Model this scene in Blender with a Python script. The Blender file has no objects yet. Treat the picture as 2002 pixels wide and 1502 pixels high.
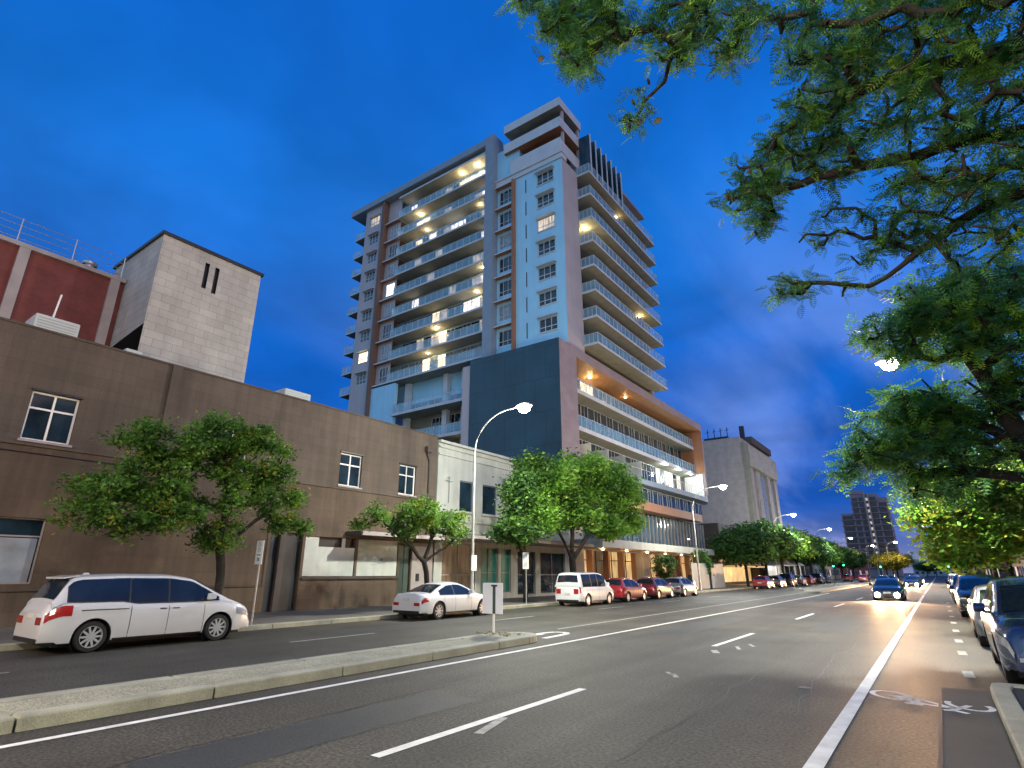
import bpy, bmesh, math, random
import numpy as np
from mathutils import Vector, Matrix
R = math.radians
random.seed(7); rng = np.random.default_rng(7)
sc = bpy.context.scene
COL = sc.collection

# ---------------------------------------------------------------- camera
CAM_H = 1.8
YAW = R(35.85); FPX = 1095.0; PITCH = math.atan(369 / FPX)
cd = bpy.data.cameras.new('camera'); cam = bpy.data.objects.new('camera', cd); COL.objects.link(cam)
cd.sensor_width = 36; cd.lens = FPX / 2002 * 36; cd.clip_start = 0.1; cd.clip_end = 6000
cam.location = (0, 0, CAM_H); cam.rotation_euler = (math.pi / 2 + PITCH, 0, YAW)
sc.camera = cam
sc.render.resolution_x = 1024; sc.render.resolution_y = 768

# ---------------------------------------------------------------- world (dusk sky) + faint sun glow
w = bpy.data.worlds.new('World'); sc.world = w; w.use_nodes = True
nt = w.node_tree; N = nt.nodes; L = nt.links
bg = N['Background']
SUN_EL, SUN_ROT = 4.0, 120.0
sky = N.new('ShaderNodeTexSky'); sky.sky_type = 'NISHITA'; sky.sun_disc = False
sky.sun_elevation = R(SUN_EL); sky.sun_rotation = R(SUN_ROT); sky.ozone_density = 6; sky.dust_density = 0.6
skm = N.new('ShaderNodeVectorMath'); skm.operation = 'SCALE'; skm.inputs['Scale'].default_value = 0.08
L.new(sky.outputs[0], skm.inputs[0])
tc = N.new('ShaderNodeTexCoord'); sep = N.new('ShaderNodeSeparateXYZ'); L.new(tc.outputs['Generated'], sep.inputs[0])
def ramp(src, stops, interp='EASE'):
    r = N.new('ShaderNodeValToRGB'); r.color_ramp.interpolation = interp
    e = r.color_ramp.elements
    while len(e) < len(stops): e.new(0.5)
    for k, (p, c) in enumerate(stops): e[k].position = p; e[k].color = (*c, 1)
    if src: L.new(src, r.inputs[0])
    return r
base = ramp(sep.outputs['Z'], [(0.0, (0.19, 0.21, 0.42)), (0.05, (0.075, 0.14, 0.42)), (0.11, (0.010, 0.09, 0.46)), (0.30, (0.006, 0.12, 0.57)), (0.55, (0.008, 0.165, 0.66)), (0.78, (0.004, 0.125, 0.58)), (1.0, (0.003, 0.10, 0.50))])
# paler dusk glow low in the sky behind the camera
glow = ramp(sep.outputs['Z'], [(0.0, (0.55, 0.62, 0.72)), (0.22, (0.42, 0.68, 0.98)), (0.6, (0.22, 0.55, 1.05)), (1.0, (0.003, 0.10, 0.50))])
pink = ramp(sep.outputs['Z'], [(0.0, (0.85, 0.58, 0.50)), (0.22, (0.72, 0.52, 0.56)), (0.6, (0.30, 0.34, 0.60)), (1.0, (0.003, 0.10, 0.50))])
def dirmix(prev, vec, lo, hi, colr):
    d = N.new('ShaderNodeVectorMath'); d.operation = 'DOT_PRODUCT'; d.inputs[1].default_value = vec; L.new(tc.outputs['Generated'], d.inputs[0])
    m = N.new('ShaderNodeMapRange'); m.interpolation_type = 'SMOOTHSTEP'; m.inputs[1].default_value = lo; m.inputs[2].default_value = hi; L.new(d.outputs['Value'], m.inputs[0])
    x = N.new('ShaderNodeMix'); x.data_type = 'RGBA'; L.new(m.outputs[0], x.inputs['Factor']); L.new(prev, x.inputs['A']); L.new(colr, x.inputs['B'])
    return x
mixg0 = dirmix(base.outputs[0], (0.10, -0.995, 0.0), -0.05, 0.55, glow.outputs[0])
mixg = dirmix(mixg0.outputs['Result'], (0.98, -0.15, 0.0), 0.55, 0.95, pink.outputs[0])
# clouds: noise over a plane high above
dv = N.new('ShaderNodeMath'); dv.operation = 'ADD'; dv.inputs[1].default_value = 0.16; L.new(sep.outputs['Z'], dv.inputs[0])
vd = N.new('ShaderNodeVectorMath'); vd.operation = 'DIVIDE'
cmb = N.new('ShaderNodeCombineXYZ')
for k in range(3): L.new(dv.outputs[0], cmb.inputs[k])
L.new(tc.outputs['Generated'], vd.inputs[0]); L.new(cmb.outputs[0], vd.inputs[1])
mp = N.new('ShaderNodeMapping'); mp.inputs['Scale'].default_value = (1.5, 0.42, 0.0); mp.inputs['Rotation'].default_value = (0, 0, R(-62)); mp.inputs['Location'].default_value = (3.1, 1.7, 0)
L.new(vd.outputs[0], mp.inputs[0])
nz = N.new('ShaderNodeTexNoise'); nz.inputs['Scale'].default_value = 1.3; nz.inputs['Detail'].default_value = 8; nz.inputs['Roughness'].default_value = 0.5; nz.inputs['Distortion'].default_value = 0.35
L.new(mp.outputs[0], nz.inputs['Vector'])
cr = ramp(nz.outputs[0], [(0.40, (0, 0, 0)), (0.66, (1, 1, 1))])
lowm = N.new('ShaderNodeMapRange'); lowm.inputs[1].default_value = 0.85; lowm.inputs[2].default_value = 0.12; lowm.inputs[3].default_value = 0.14; lowm.inputs[4].default_value = 0.95
L.new(sep.outputs['Z'], lowm.inputs[0])
sdy = N.new('ShaderNodeMapRange'); sdy.interpolation_type = 'SMOOTHSTEP'; sdy.inputs[1].default_value = 0.35; sdy.inputs[2].default_value = 0.95; sdy.inputs[3].default_value = 0.18; L.new(sep.outputs['Y'], sdy.inputs[0])
cf0 = N.new('ShaderNodeMath'); cf0.operation = 'MULTIPLY'; L.new(cr.outputs[0], cf0.inputs[0]); L.new(lowm.outputs[0], cf0.inputs[1])
cf = N.new('ShaderNodeMath'); cf.operation = 'MULTIPLY'; L.new(cf0.outputs[0], cf.inputs[0]); L.new(sdy.outputs[0], cf.inputs[1])
cloudc = ramp(sep.outputs['Z'], [(0.0, (0.34, 0.32, 0.56)), (0.12, (0.16, 0.26, 0.66)), (0.30, (0.13, 0.26, 0.72)), (0.7, (0.045, 0.23, 0.80))])
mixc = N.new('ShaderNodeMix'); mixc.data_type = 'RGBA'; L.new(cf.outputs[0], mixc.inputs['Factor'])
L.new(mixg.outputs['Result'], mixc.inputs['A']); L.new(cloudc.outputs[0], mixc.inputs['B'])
nz2 = N.new('ShaderNodeTexNoise'); nz2.inputs['Scale'].default_value = 2.1; nz2.inputs['Detail'].default_value = 4; nz2.inputs['Roughness'].default_value = 0.5; nz2.inputs['Distortion'].default_value = 0.3; L.new(vd.outputs[0], nz2.inputs['Vector'])
mot = N.new('ShaderNodeMapRange'); mot.inputs[1].default_value = 0.3; mot.inputs[2].default_value = 0.7; mot.inputs[3].default_value = 0.80; mot.inputs[4].default_value = 1.24; L.new(nz2.outputs[0], mot.inputs[0])
motm = N.new('ShaderNodeVectorMath'); motm.operation = 'SCALE'; L.new(mixc.outputs['Result'], motm.inputs[0]); L.new(mot.outputs[0], motm.inputs['Scale'])
add = N.new('ShaderNodeVectorMath'); add.operation = 'ADD'; L.new(motm.outputs[0], add.inputs[0]); L.new(skm.outputs[0], add.inputs[1])
sk2 = N.new('ShaderNodeVectorMath'); sk2.operation = 'SCALE'; sk2.inputs['Scale'].default_value = 0.06; L.new(skm.outputs[0], sk2.inputs[0]); L.new(sk2.outputs[0], add.inputs[1])
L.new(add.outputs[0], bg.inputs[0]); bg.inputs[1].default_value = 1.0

sl = bpy.data.lights.new('sun', 'SUN'); sl.energy = 0.45; sl.angle = R(25); sl.color = (1.0, 0.78, 0.72)
so = bpy.data.objects.new('sun', sl); COL.objects.link(so)
so.rotation_euler = Vector((-0.95, 0.22, -0.30)).to_track_quat('-Z', 'Y').to_euler()
sc.view_settings.view_transform = 'Standard'; sc.view_settings.look = 'None'; sc.view_settings.exposure = 0; sc.view_settings.gamma = 1
sc.cycles.max_bounces = 6; sc.cycles.transparent_max_bounces = 12; sc.cycles.sample_clamp_indirect = 4; sc.cycles.use_denoising = True
sc.cycles.caustics_reflective = False; sc.cycles.caustics_refractive = False

# ---------------------------------------------------------------- pixel <-> world helper (measured from the photograph)
def ray(x, y):
    u, v = x - 1001, 751 - y
    k = FPX * math.cos(PITCH) - v * math.sin(PITCH)
    return Vector((-math.sin(YAW) * k + math.cos(YAW) * u, math.cos(YAW) * k + math.sin(YAW) * u, FPX * math.sin(PITCH) + v * math.cos(PITCH)))
def P(x, y, d): return Vector((0, 0, CAM_H)) + ray(x, y).normalized() * d
def onX(x, y, X):
    r = ray(x, y); return Vector((0, 0, CAM_H)) + r * (X / r.x)
def onY(x, y, Y):
    r = ray(x, y); return Vector((0, 0, CAM_H)) + r * (Y / r.y)
def onZ(x, y, Z=0.0):
    r = ray(x, y); return Vector((0, 0, CAM_H)) + r * ((Z - CAM_H) / r.z)

# ---------------------------------------------------------------- materials
def mat(name, col, rough=0.6, metal=0.0, var=0.15, scale=1.0, bump=0.0, bscale=30, brick=None, streak=0.0, emit=None, trans=0.0, coat=0.0, spec=0.5, alpha=1.0, hue=None, fine=0.0, track=0.0):
    m = bpy.data.materials.new(name); m.use_nodes = True
    t = m.node_tree; n = t.nodes; l = t.links; b = n['Principled BSDF']
    b.inputs['Roughness'].default_value = rough; b.inputs['Metallic'].default_value = metal
    b.inputs['Specular IOR Level'].default_value = spec
    b.inputs['Coat Weight'].default_value = coat
    b.inputs['Coat Roughness'].default_value = 0.05
    g = n.new('ShaderNodeNewGeometry')
    pos = g.outputs['Position']
    def noise(sc_, det=4, vec=None, rgh=0.55):
        x = n.new('ShaderNodeTexNoise'); x.inputs['Scale'].default_value = sc_; x.inputs['Detail'].default_value = det; x.inputs['Roughness'].default_value = rgh
        l.new(vec or pos, x.inputs['Vector']); return x.outputs[0]
    def mapr(src, a, c):
        x = n.new('ShaderNodeMapRange'); x.inputs[1].default_value = 0.3; x.inputs[2].default_value = 0.7; x.inputs[3].default_value = a; x.inputs[4].default_value = c
        l.new(src, x.inputs[0]); return x.outputs[0]
    def mul(a, c):
        x = n.new('ShaderNodeMath'); x.operation = 'MULTIPLY'
        l.new(a, x.inputs[0])
        if isinstance(c, float): x.inputs[1].default_value = c
        else: l.new(c, x.inputs[1])
        return x.outputs[0]
    f = mapr(noise(scale), 1 - var, 1 + var)
    if fine: f = mul(f, mapr(noise(scale * 60, 2), 1 - fine, 1 + fine))
    if track:
        mpt = n.new('ShaderNodeMapping'); mpt.inputs['Scale'].default_value = (0.9, 0.03, 1); l.new(pos, mpt.inputs[0])
        f = mul(f, mapr(noise(1.3, 4, mpt.outputs[0], 0.6), 1 - track, 1 + track))
    if streak:
        mpn = n.new('ShaderNodeMapping'); mpn.inputs['Scale'].default_value = (2.2, 2.2, 0.12); l.new(pos, mpn.inputs[0])
        f = mul(f, mapr(noise(1.0, 5, mpn.outputs[0], 0.65), 1 - streak, 1 + streak * 0.5))
    colsrc = n.new('ShaderNodeRGB'); colsrc.outputs[0].default_value = (*col, 1); cs = colsrc.outputs[0]
    if hue:
        mx = n.new('ShaderNodeMix'); mx.data_type = 'RGBA'; l.new(mapr(noise(hue[1], 3), 0, 1), mx.inputs['Factor'])
        l.new(cs, mx.inputs['A']); mx.inputs['B'].default_value = (*hue[0], 1); cs = mx.outputs['Result']
    if brick:
        bw, bh, mort, dark = brick
        sp = n.new('ShaderNodeSeparateXYZ'); l.new(pos, sp.inputs[0])
        ad = n.new('ShaderNodeMath'); l.new(sp.outputs[0], ad.inputs[0]); l.new(sp.outputs[1], ad.inputs[1])
        cb = n.new('ShaderNodeCombineXYZ'); l.new(ad.outputs[0], cb.inputs[0]); l.new(sp.outputs[2], cb.inputs[1])
        br = n.new('ShaderNodeTexBrick'); br.inputs['Scale'].default_value = 1; br.inputs['Brick Width'].default_value = bw; br.inputs['Row Height'].default_value = bh
        br.inputs['Mortar Size'].default_value = mort; br.inputs['Mortar Smooth'].default_value = 0.3
        br.inputs['Color1'].default_value = (1, 1, 1, 1); br.inputs['Color2'].default_value = (0.86, 0.86, 0.86, 1); br.inputs['Mortar'].default_value = (dark,) * 3 + (1,)
        l.new(cb.outputs[0], br.inputs[0])
        f = mul(f, br.outputs['Color'])
    vm = n.new('ShaderNodeVectorMath'); vm.operation = 'SCALE'; l.new(cs, vm.inputs[0]); l.new(f, vm.inputs['Scale'])
    l.new(vm.outputs[0], b.inputs['Base Color'])
    if bump:
        bp = n.new('ShaderNodeBump'); bp.inputs['Strength'].default_value = bump; bp.inputs['Distance'].default_value = 0.02
        l.new(noise(bscale, 3), bp.inputs['Height']); l.new(bp.outputs[0], b.inputs['Normal'])
    if emit:
        b.inputs['Emission Color'].default_value = (*emit[0], 1); b.inputs['Emission Strength'].default_value = emit[1]
        if len(emit) > 2:
            mpn = n.new('ShaderNodeMapping'); mpn.inputs['Scale'].default_value = (3, 3, 0.6); l.new(pos, mpn.inputs[0])
            e = mul(mapr(noise(1.4, 3, mpn.outputs[0]), 0.12, 1.25), float(emit[1])); l.new(e, b.inputs['Emission Strength'])
    if trans: b.inputs['Transmission Weight'].default_value = trans
    if alpha < 1: b.inputs['Alpha'].default_value = alpha
    return m
def leafmat(name, c1, c2, c3=None):
    m = bpy.data.materials.new(name); m.use_nodes = True
    t = m.node_tree; n = t.nodes; l = t.links
    for x in list(n): n.remove(x)
    out = n.new('ShaderNodeOutputMaterial'); g = n.new('ShaderNodeNewGeometry')
    nz = n.new('ShaderNodeTexNoise'); nz.inputs['Scale'].default_value = 0.9; nz.inputs['Detail'].default_value = 3; l.new(g.outputs['Position'], nz.inputs[0])
    wn = n.new('ShaderNodeTexWhiteNoise'); wn.noise_dimensions = '1D'; l.new(g.outputs['Random Per Island'], wn.inputs['W'])
    ad = n.new('ShaderNodeMath'); ad.operation = 'MULTIPLY_ADD'; l.new(wn.outputs[0], ad.inputs[0]); ad.inputs[1].default_value = 0.35; l.new(nz.outputs[0], ad.inputs[2])
    rp = n.new('ShaderNodeValToRGB'); e = rp.color_ramp.elements; e[0].position = 0.42; e[0].color = (*c1, 1); e[1].position = 0.92; e[1].color = (*c2, 1)
    if c3: k = e.new(0.98); k.color = (*c3, 1)
    l.new(ad.outputs[0], rp.inputs[0])
    d = n.new('ShaderNodeBsdfPrincipled'); d.inputs['Roughness'].default_value = 0.55; d.inputs['Specular IOR Level'].default_value = 0.35; l.new(rp.outputs[0], d.inputs['Base Color'])
    tr = n.new('ShaderNodeBsdfTranslucent'); l.new(rp.outputs[0], tr.inputs[0])
    mx = n.new('ShaderNodeMixShader'); mx.inputs[0].default_value = 0.5; l.new(d.outputs[0], mx.inputs[1]); l.new(tr.outputs[0], mx.inputs[2]); l.new(mx.outputs[0], out.inputs[0])
    return m
M = {}
M['asphalt'] = mat('asphalt', (0.042, 0.047, 0.038), 0.62, var=0.36, scale=0.4, bump=0.9, bscale=60, fine=0.75, hue=((0.066, 0.058, 0.044), 0.12), spec=0.35, track=0.30)
M['asphalt2'] = mat('asphalt_dark', (0.034, 0.037, 0.035), 0.6, var=0.22, scale=0.5, bump=0.6, bscale=80, fine=0.4)
M['gutter'] = mat('gutter_concrete', (0.062, 0.066, 0.058), 0.75, var=0.2, scale=0.8, bump=0.2, fine=0.15)
M['concrete'] = mat('concrete', (0.34, 0.34, 0.255), 0.8, var=0.25, scale=1.3, bump=0.4, bscale=40, fine=0.2)
M['aggregate'] = mat('aggregate', (0.33, 0.32, 0.23), 0.85, var=0.2, scale=0.8, bump=1.0, bscale=45, fine=0.6)
M['paving'] = mat('paving', (0.12, 0.11, 0.095), 0.75, var=0.2, scale=0.6, fine=0.2)
M['paint'] = mat('road_paint', (0.76, 0.76, 0.70), 0.6, var=0.18, scale=3, fine=0.25)
M['paint_worn'] = mat('road_paint_worn', (0.36, 0.36, 0.33), 0.7, var=0.35, scale=6, fine=0.35)
M['tar'] = mat('tar', (0.02, 0.02, 0.022), 0.5)
M['brown'] = mat('brown_render', (0.108, 0.086, 0.068), 0.85, var=0.2, scale=0.3, bump=0.3, bscale=25, brick=(1.15, 0.42, 0.010, 0.72), streak=0.26, fine=0.08)
M['brown_low'] = mat('brown_render_lower', (0.118, 0.086, 0.060), 0.85, var=0.28, scale=0.45, bump=0.3, bscale=25, brick=(2.3, 0.6, 0.010, 0.74), streak=0.28, fine=0.08)
M['brown_dark'] = mat('brown_trim', (0.07, 0.058, 0.052), 0.8, var=0.2)
M['white_render'] = mat('white_render', (0.42, 0.45, 0.42), 0.8, var=0.12, scale=0.7, streak=0.14, fine=0.05)
M['stone'] = mat('stone_cladding', (0.42, 0.41, 0.375), 0.8, var=0.15, scale=0.6, brick=(0.95, 0.42, 0.012, 0.55), streak=0.1, fine=0.08)
M['redbrick'] = mat('red_brick', (0.16, 0.045, 0.038), 0.85, var=0.2, scale=1, brick=(0.24, 0.09, 0.008, 1.3))
M['greystone'] = mat('grey_stone', (0.34, 0.31, 0.30), 0.8, var=0.15)
M['mauve'] = mat('mauve_stone', (0.31, 0.255, 0.26), 0.55, var=0.08, scale=0.8, brick=(1.3, 0.65, 0.008, 0.75))
M['pinkwall'] = mat('pale_wall', (0.43, 0.41, 0.43), 0.7, var=0.06, scale=0.4, streak=0.06)
M['skylit_wall'] = mat('skylit_pale_wall', (0.33, 0.66, 0.86), 0.65, var=0.05, scale=0.4, streak=0.07)  # blue sky light on the side walls is put into the wall colour
M['brownfin'] = mat('brown_panel', (0.15, 0.09, 0.065), 0.6, var=0.12)
M['orange'] = mat('terracotta_panel', (0.30, 0.135, 0.07), 0.6, var=0.12, scale=1)
M['timber'] = mat('timber_soffit', (0.33, 0.17, 0.075), 0.55, var=0.2, scale=2, brick=(3.0, 0.14, 0.006, 0.5))
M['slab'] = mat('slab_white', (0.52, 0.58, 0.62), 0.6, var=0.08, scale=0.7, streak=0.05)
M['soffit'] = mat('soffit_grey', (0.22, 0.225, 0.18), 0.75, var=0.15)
M['fin'] = mat('fin_grey', (0.22, 0.29, 0.36), 0.5, var=0.08)
M['navy'] = mat('navy_panel', (0.014, 0.052, 0.085), 0.32, var=0.25, scale=0.3, brick=(2.4, 3.2, 0.035, 0.45), streak=.12)
M['dark'] = mat('dark_metal', (0.022, 0.025, 0.03), 0.45, var=0.2)
M['steel'] = mat('galvanised_steel', (0.42, 0.44, 0.44), 0.4, metal=0.6, var=0.1)
M['glass'] = mat('window_glass', (0.014, 0.03, 0.048), 0.06, var=0.6, scale=0.8, spec=.6, coat=0.15)
M['glass2'] = mat('clear_glass', (0.06, 0.13, 0.19), 0.08, var=0.4, scale=0.9, spec=0.9)
M['railglass'] = mat('balustrade_glass', (0.26, 0.52, 0.68), 0.15, var=0.25, scale=0.8, spec=0.9, alpha=0.5)  # pale blue base paints in the sky's reflection
M['curtain'] = mat('curtained_glass', (0.22, 0.27, 0.31), 0.25, var=0.4, scale=2.2, spec=0.8)
M['white'] = mat('white_paint', (0.82, 0.82, 0.80), 0.5, var=0.08)
M['board'] = mat('painted_boarding', (0.50, 0.55, 0.52), 0.7, var=0.1, scale=1.2, streak=0.12)
M['teal'] = mat('teal_panel', (0.03, 0.22, 0.18), 0.3, var=0.2)
M['hoard'] = mat('hoarding', (0.13, 0.19, 0.22), 0.6, var=0.15, scale=1.5)
M['bark'] = mat('bark', (0.028, 0.023, 0.019), 0.9, var=0.35, scale=5, bump=0.8, bscale=18)
M['bark_pale'] = mat('bark_pale', (0.17, 0.14, 0.11), 0.9, var=0.35, scale=5, bump=0.8, bscale=18)
M['pod'] = mat('seed_pod', (0.07, 0.065, 0.035), 0.7, var=0.4, scale=8)
M['lit'] = mat('lit_window', (0.6, 0.5, 0.35), 0.5, emit=((1.0, 0.72, 0.42), 4.0, 1))
M['litwhite'] = mat('lit_window_cool', (0.6, 0.6, 0.6), 0.5, emit=((1.0, 0.86, 0.78), 3.6, 1))
M['litdim'] = mat('lit_window_dim', (0.35, 0.3, 0.25), 0.4, emit=((1.0, 0.80, 0.62), 0.8, 1))
M['shoplit'] = mat('lit_shop', (0.5, 0.4, 0.25), 0.5, emit=((1.0, 0.66, 0.28), 0.75, 1))
M['shopdim'] = mat('dim_shop', (0.10, 0.08, 0.06), 0.25, emit=((1.0, 0.62, 0.34), 0.10, 1))
M['lamp'] = mat('lamp_lens', (1, 1, 1), 0.4, emit=((1.0, 0.97, 0.86), 90))
M['lampwarm'] = mat('lamp_warm', (1, 1, 1), 0.4, emit=((1.0, 0.62, 0.25), 30))
M['bulb'] = mat('bulb', (1, 1, 1), 0.4, emit=((1.0, 0.80, 0.50), 18))
M['sgreen'] = mat('signal_green', (0, 0.5, 0.3), 0.4, emit=((0.05, 1.0, 0.6), 14))
M['sred'] = mat('signal_red', (0.5, 0, 0), 0.4, emit=((1.0, 0.08, 0.03), 8))
M['far'] = mat('far_tower_wall', (0.26, 0.20, 0.22), 0.7, var=0.15, scale=0.3)
M['fardark'] = mat('far_tower_glass', (0.03, 0.035, 0.05), 0.2, var=0.5, scale=0.4)
M['leafA'] = leafmat('leaf_mid_green', (0.04, 0.12, 0.02), (0.20, 0.40, 0.06), (0.42, 0.50, 0.10))
M['leafJ'] = leafmat('leaf_jacaranda', (0.04, 0.15, 0.08), (0.16, 0.40, 0.13), (0.42, 0.50, 0.10))
M['leafB'] = leafmat('leaf_bright', (0.10, 0.28, 0.03), (0.36, 0.64, 0.10), (0.62, 0.70, 0.16))
M['leafD'] = leafmat('leaf_dark', (0.025, 0.08, 0.025), (0.09, 0.20, 0.04))
M['leafY'] = leafmat('leaf_yellow', (0.12, 0.17, 0.02), (0.36, 0.33, 0.04), (0.5, 0.42, 0.06))

# ---------------------------------------------------------------- mesh helpers
def wloc(o):
    v = Vector((0, 0, 0))
    while o is not None: v += o.location; o = o.parent
    return v
def tag(o, label=None, cat=None, group=None, kind=None):
    if label: o['label'] = label
    if cat: o['category'] = cat
    if group: o['group'] = group
    if kind: o['kind'] = kind
    return o
def empty(name, loc=(0, 0, 0), label=None, cat=None, group=None):
    o = bpy.data.objects.new(name, None); COL.objects.link(o); o.location = loc; o.empty_display_size = 0.3
    return tag(o, label, cat, group)
def copy_tree(o, parent=None):
    c = o.copy(); COL.objects.link(c)
    if parent is not None: c.parent = parent
    for ch in [x for x in o.children]: copy_tree(ch, c)
    return c
class MB:
    def __init__(s): s.v = []; s.f = []; s.m = []
    def quad(s, a, b, c, d, mi=0):
        k = len(s.v); s.v += [a, b, c, d]; s.f.append((k, k + 1, k + 2, k + 3)); s.m.append(mi)
    def poly(s, pts, mi=0):
        k = len(s.v); s.v += list(pts); s.f.append(tuple(range(k, k + len(pts)))); s.m.append(mi)
    def box(s, x0, x1, y0, y1, z0, z1, mi=0, bottom=None):
        x0, x1 = sorted((x0, x1)); y0, y1 = sorted((y0, y1)); z0, z1 = sorted((z0, z1))
        k = len(s.v)
        s.v += [(x0, y0, z0), (x1, y0, z0), (x1, y1, z0), (x0, y1, z0), (x0, y0, z1), (x1, y0, z1), (x1, y1, z1), (x0, y1, z1)]
        s.f += [(k, k + 3, k + 2, k + 1), (k + 4, k + 5, k + 6, k + 7), (k, k + 1, k + 5, k + 4), (k + 1, k + 2, k + 6, k + 5), (k + 2, k + 3, k + 7, k + 6), (k + 3, k, k + 4, k + 7)]
        s.m += [mi if bottom is None else bottom] + [mi] * 5
        return s
    def prism(s, pts, axis, a0, a1, mi=0):
        # pts: polygon in the two other axes
        def q(p, a):
            if axis == 'x': return (a, p[0], p[1])
            if axis == 'y': return (p[0], a, p[1])
            return (p[0], p[1], a)
        k = len(s.v); n = len(pts)
        s.v += [q(p, a0) for p in pts] + [q(p, a1) for p in pts]
        s.f += [tuple(range(k, k + n)), tuple(range(k + 2 * n - 1, k + n - 1, -1))]; s.m += [mi, mi]
        for i in range(n):
            j = (i + 1) % n; s.f.append((k + i, k + j, k + n + j, k + n + i)); s.m.append(mi)
        return s
    def tube(s, pts, rad, n=8, mi=0, caps=True):
        pts = [Vector(p) for p in pts]
        if not hasattr(rad, '__len__'): rad = [rad] * len(pts)
        rings = []
        for i, p in enumerate(pts):
            t = (pts[min(i + 1, len(pts) - 1)] - pts[max(i - 1, 0)]).normalized()
            u = t.cross(Vector((0, 0, 1)) if abs(t.z) < 0.9 else Vector((1, 0, 0))).normalized(); v = t.cross(u)
            k = len(s.v); rings.append(k)
            for j in range(n):
                a = 2 * math.pi * j / n
                s.v.append(tuple(p + (u * math.cos(a) + v * math.sin(a)) * rad[i]))
        for i in range(len(pts) - 1):
            for j in range(n):
                jj = (j + 1) % n
                s.f.append((rings[i] + j, rings[i] + jj, rings[i + 1] + jj, rings[i + 1] + j)); s.m.append(mi)
        if caps:
            s.f.append(tuple(range(rings[0], rings[0] + n))); s.m.append(mi)
            s.f.append(tuple(range(rings[-1] + n - 1, rings[-1] - 1, -1))); s.m.append(mi)
        return s
    def lathe(s, prof, c, axis='x', n=28, mi=0, closed=False):
        # prof: list of (axial, radius)
        k = len(s.v); c = Vector(c)
        for (a, r) in prof:
            for j in range(n):
                t = 2 * math.pi * j / n; p, q = r * math.cos(t), r * math.sin(t)
                d = {'x': (a, p, q), 'y': (p, a, q), 'z': (p, q, a)}[axis]
                s.v.append(tuple(c + Vector(d)))
        for i in range(len(prof) - 1):
            for j in range(n):
                jj = (j + 1) % n
                s.f.append((k + i * n + j, k + i * n + jj, k + (i + 1) * n + jj, k + (i + 1) * n + j)); s.m.append(mi)
        return s
    def build(s, name, mats, parent=None, smooth=None, kind=None, bevel=0, fixn=True):
        if not isinstance(mats, (list, tuple)): mats = [mats]
        me = bpy.data.meshes.new(name)
        off = wloc(parent) if parent is not None else Vector((0, 0, 0))
        if off.length > 0: vs = [(a[0] - off.x, a[1] - off.y, a[2] - off.z) for a in s.v]
        else: vs = [tuple(a) for a in s.v]
        me.from_pydata(vs, [], s.f)
        for m in mats: me.materials.append(m)
        me.polygons.foreach_set('material_index', s.m)
        if fixn or smooth is not None:
            bm = bmesh.new(); bm.from_mesh(me)
            if smooth is not None: bmesh.ops.remove_doubles(bm, verts=bm.verts, dist=1e-4)
            if fixn: bmesh.ops.recalc_face_normals(bm, faces=bm.faces)
            if smooth is not None:
                for f in bm.faces: f.smooth = True
                for e in bm.edges:
                    if len(e.link_faces) == 2 and e.calc_face_angle(0) > R(smooth): e.smooth = False
            bm.to_mesh(me); bm.free()
        o = bpy.data.objects.new(name, me); COL.objects.link(o)
        if parent is not None: o.parent = parent
        if bevel:
            b = o.modifiers.new('bevel', 'BEVEL'); b.width = bevel; b.segments = 2; b.limit_method = 'ANGLE'
        if kind: o['kind'] = kind
        return o
class Fr:
    """a vertical wall plane; u runs along it, n stands out of it"""
    def __init__(s, axis, c): s.a = axis; s.c = c
    def p(s, u, n, z): return (s.c + n, u, z) if s.a == 'x' else (u, s.c - n, z)
    def box(s, mb, u0, u1, n0, n1, z0, z1, mi=0, bottom=None):
        a = s.p(u0, n0, z0); b = s.p(u1, n1, z1); mb.box(a[0], b[0], a[1], b[1], a[2], b[2], mi, bottom)
def wall_holes(mb, fr, u0, u1, z0, z1, holes, depth=0.18, mi=0, mr=0, n=0.0):
    us = sorted({u0, u1} | {h[0] for h in holes} | {h[1] for h in holes}); zs = sorted({z0, z1} | {h[2] for h in holes} | {h[3] for h in holes})
    us = [u for u in us if u0 <= u <= u1]; zs = [z for z in zs if z0 <= z <= z1]
    for i in range(len(us) - 1):
        for j in range(len(zs) - 1):
            cu, cz = (us[i] + us[i + 1]) / 2, (zs[j] + zs[j + 1]) / 2
            if any(h[0] < cu < h[1] and h[2] < cz < h[3] for h in holes): continue
            mb.quad(fr.p(us[i], n, zs[j]), fr.p(us[i + 1], n, zs[j]), fr.p(us[i + 1], n, zs[j + 1]), fr.p(us[i], n, zs[j + 1]), mi)
    for (a, b, c, d) in [h[:4] for h in holes]:
        e = n - depth
        mb.quad(fr.p(a, n, c), fr.p(a, e, c), fr.p(a, e, d), fr.p(a, n, d), mr); mb.quad(fr.p(b, n, c), fr.p(b, n, d), fr.p(b, e, d), fr.p(b, e, c), mr)
        mb.quad(fr.p(a, n, c), fr.p(b, n, c), fr.p(b, e, c), fr.p(a, e, c), mr); mb.quad(fr.p(a, n, d), fr.p(a, e, d), fr.p(b, e, d), fr.p(b, n, d), mr)
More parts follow.
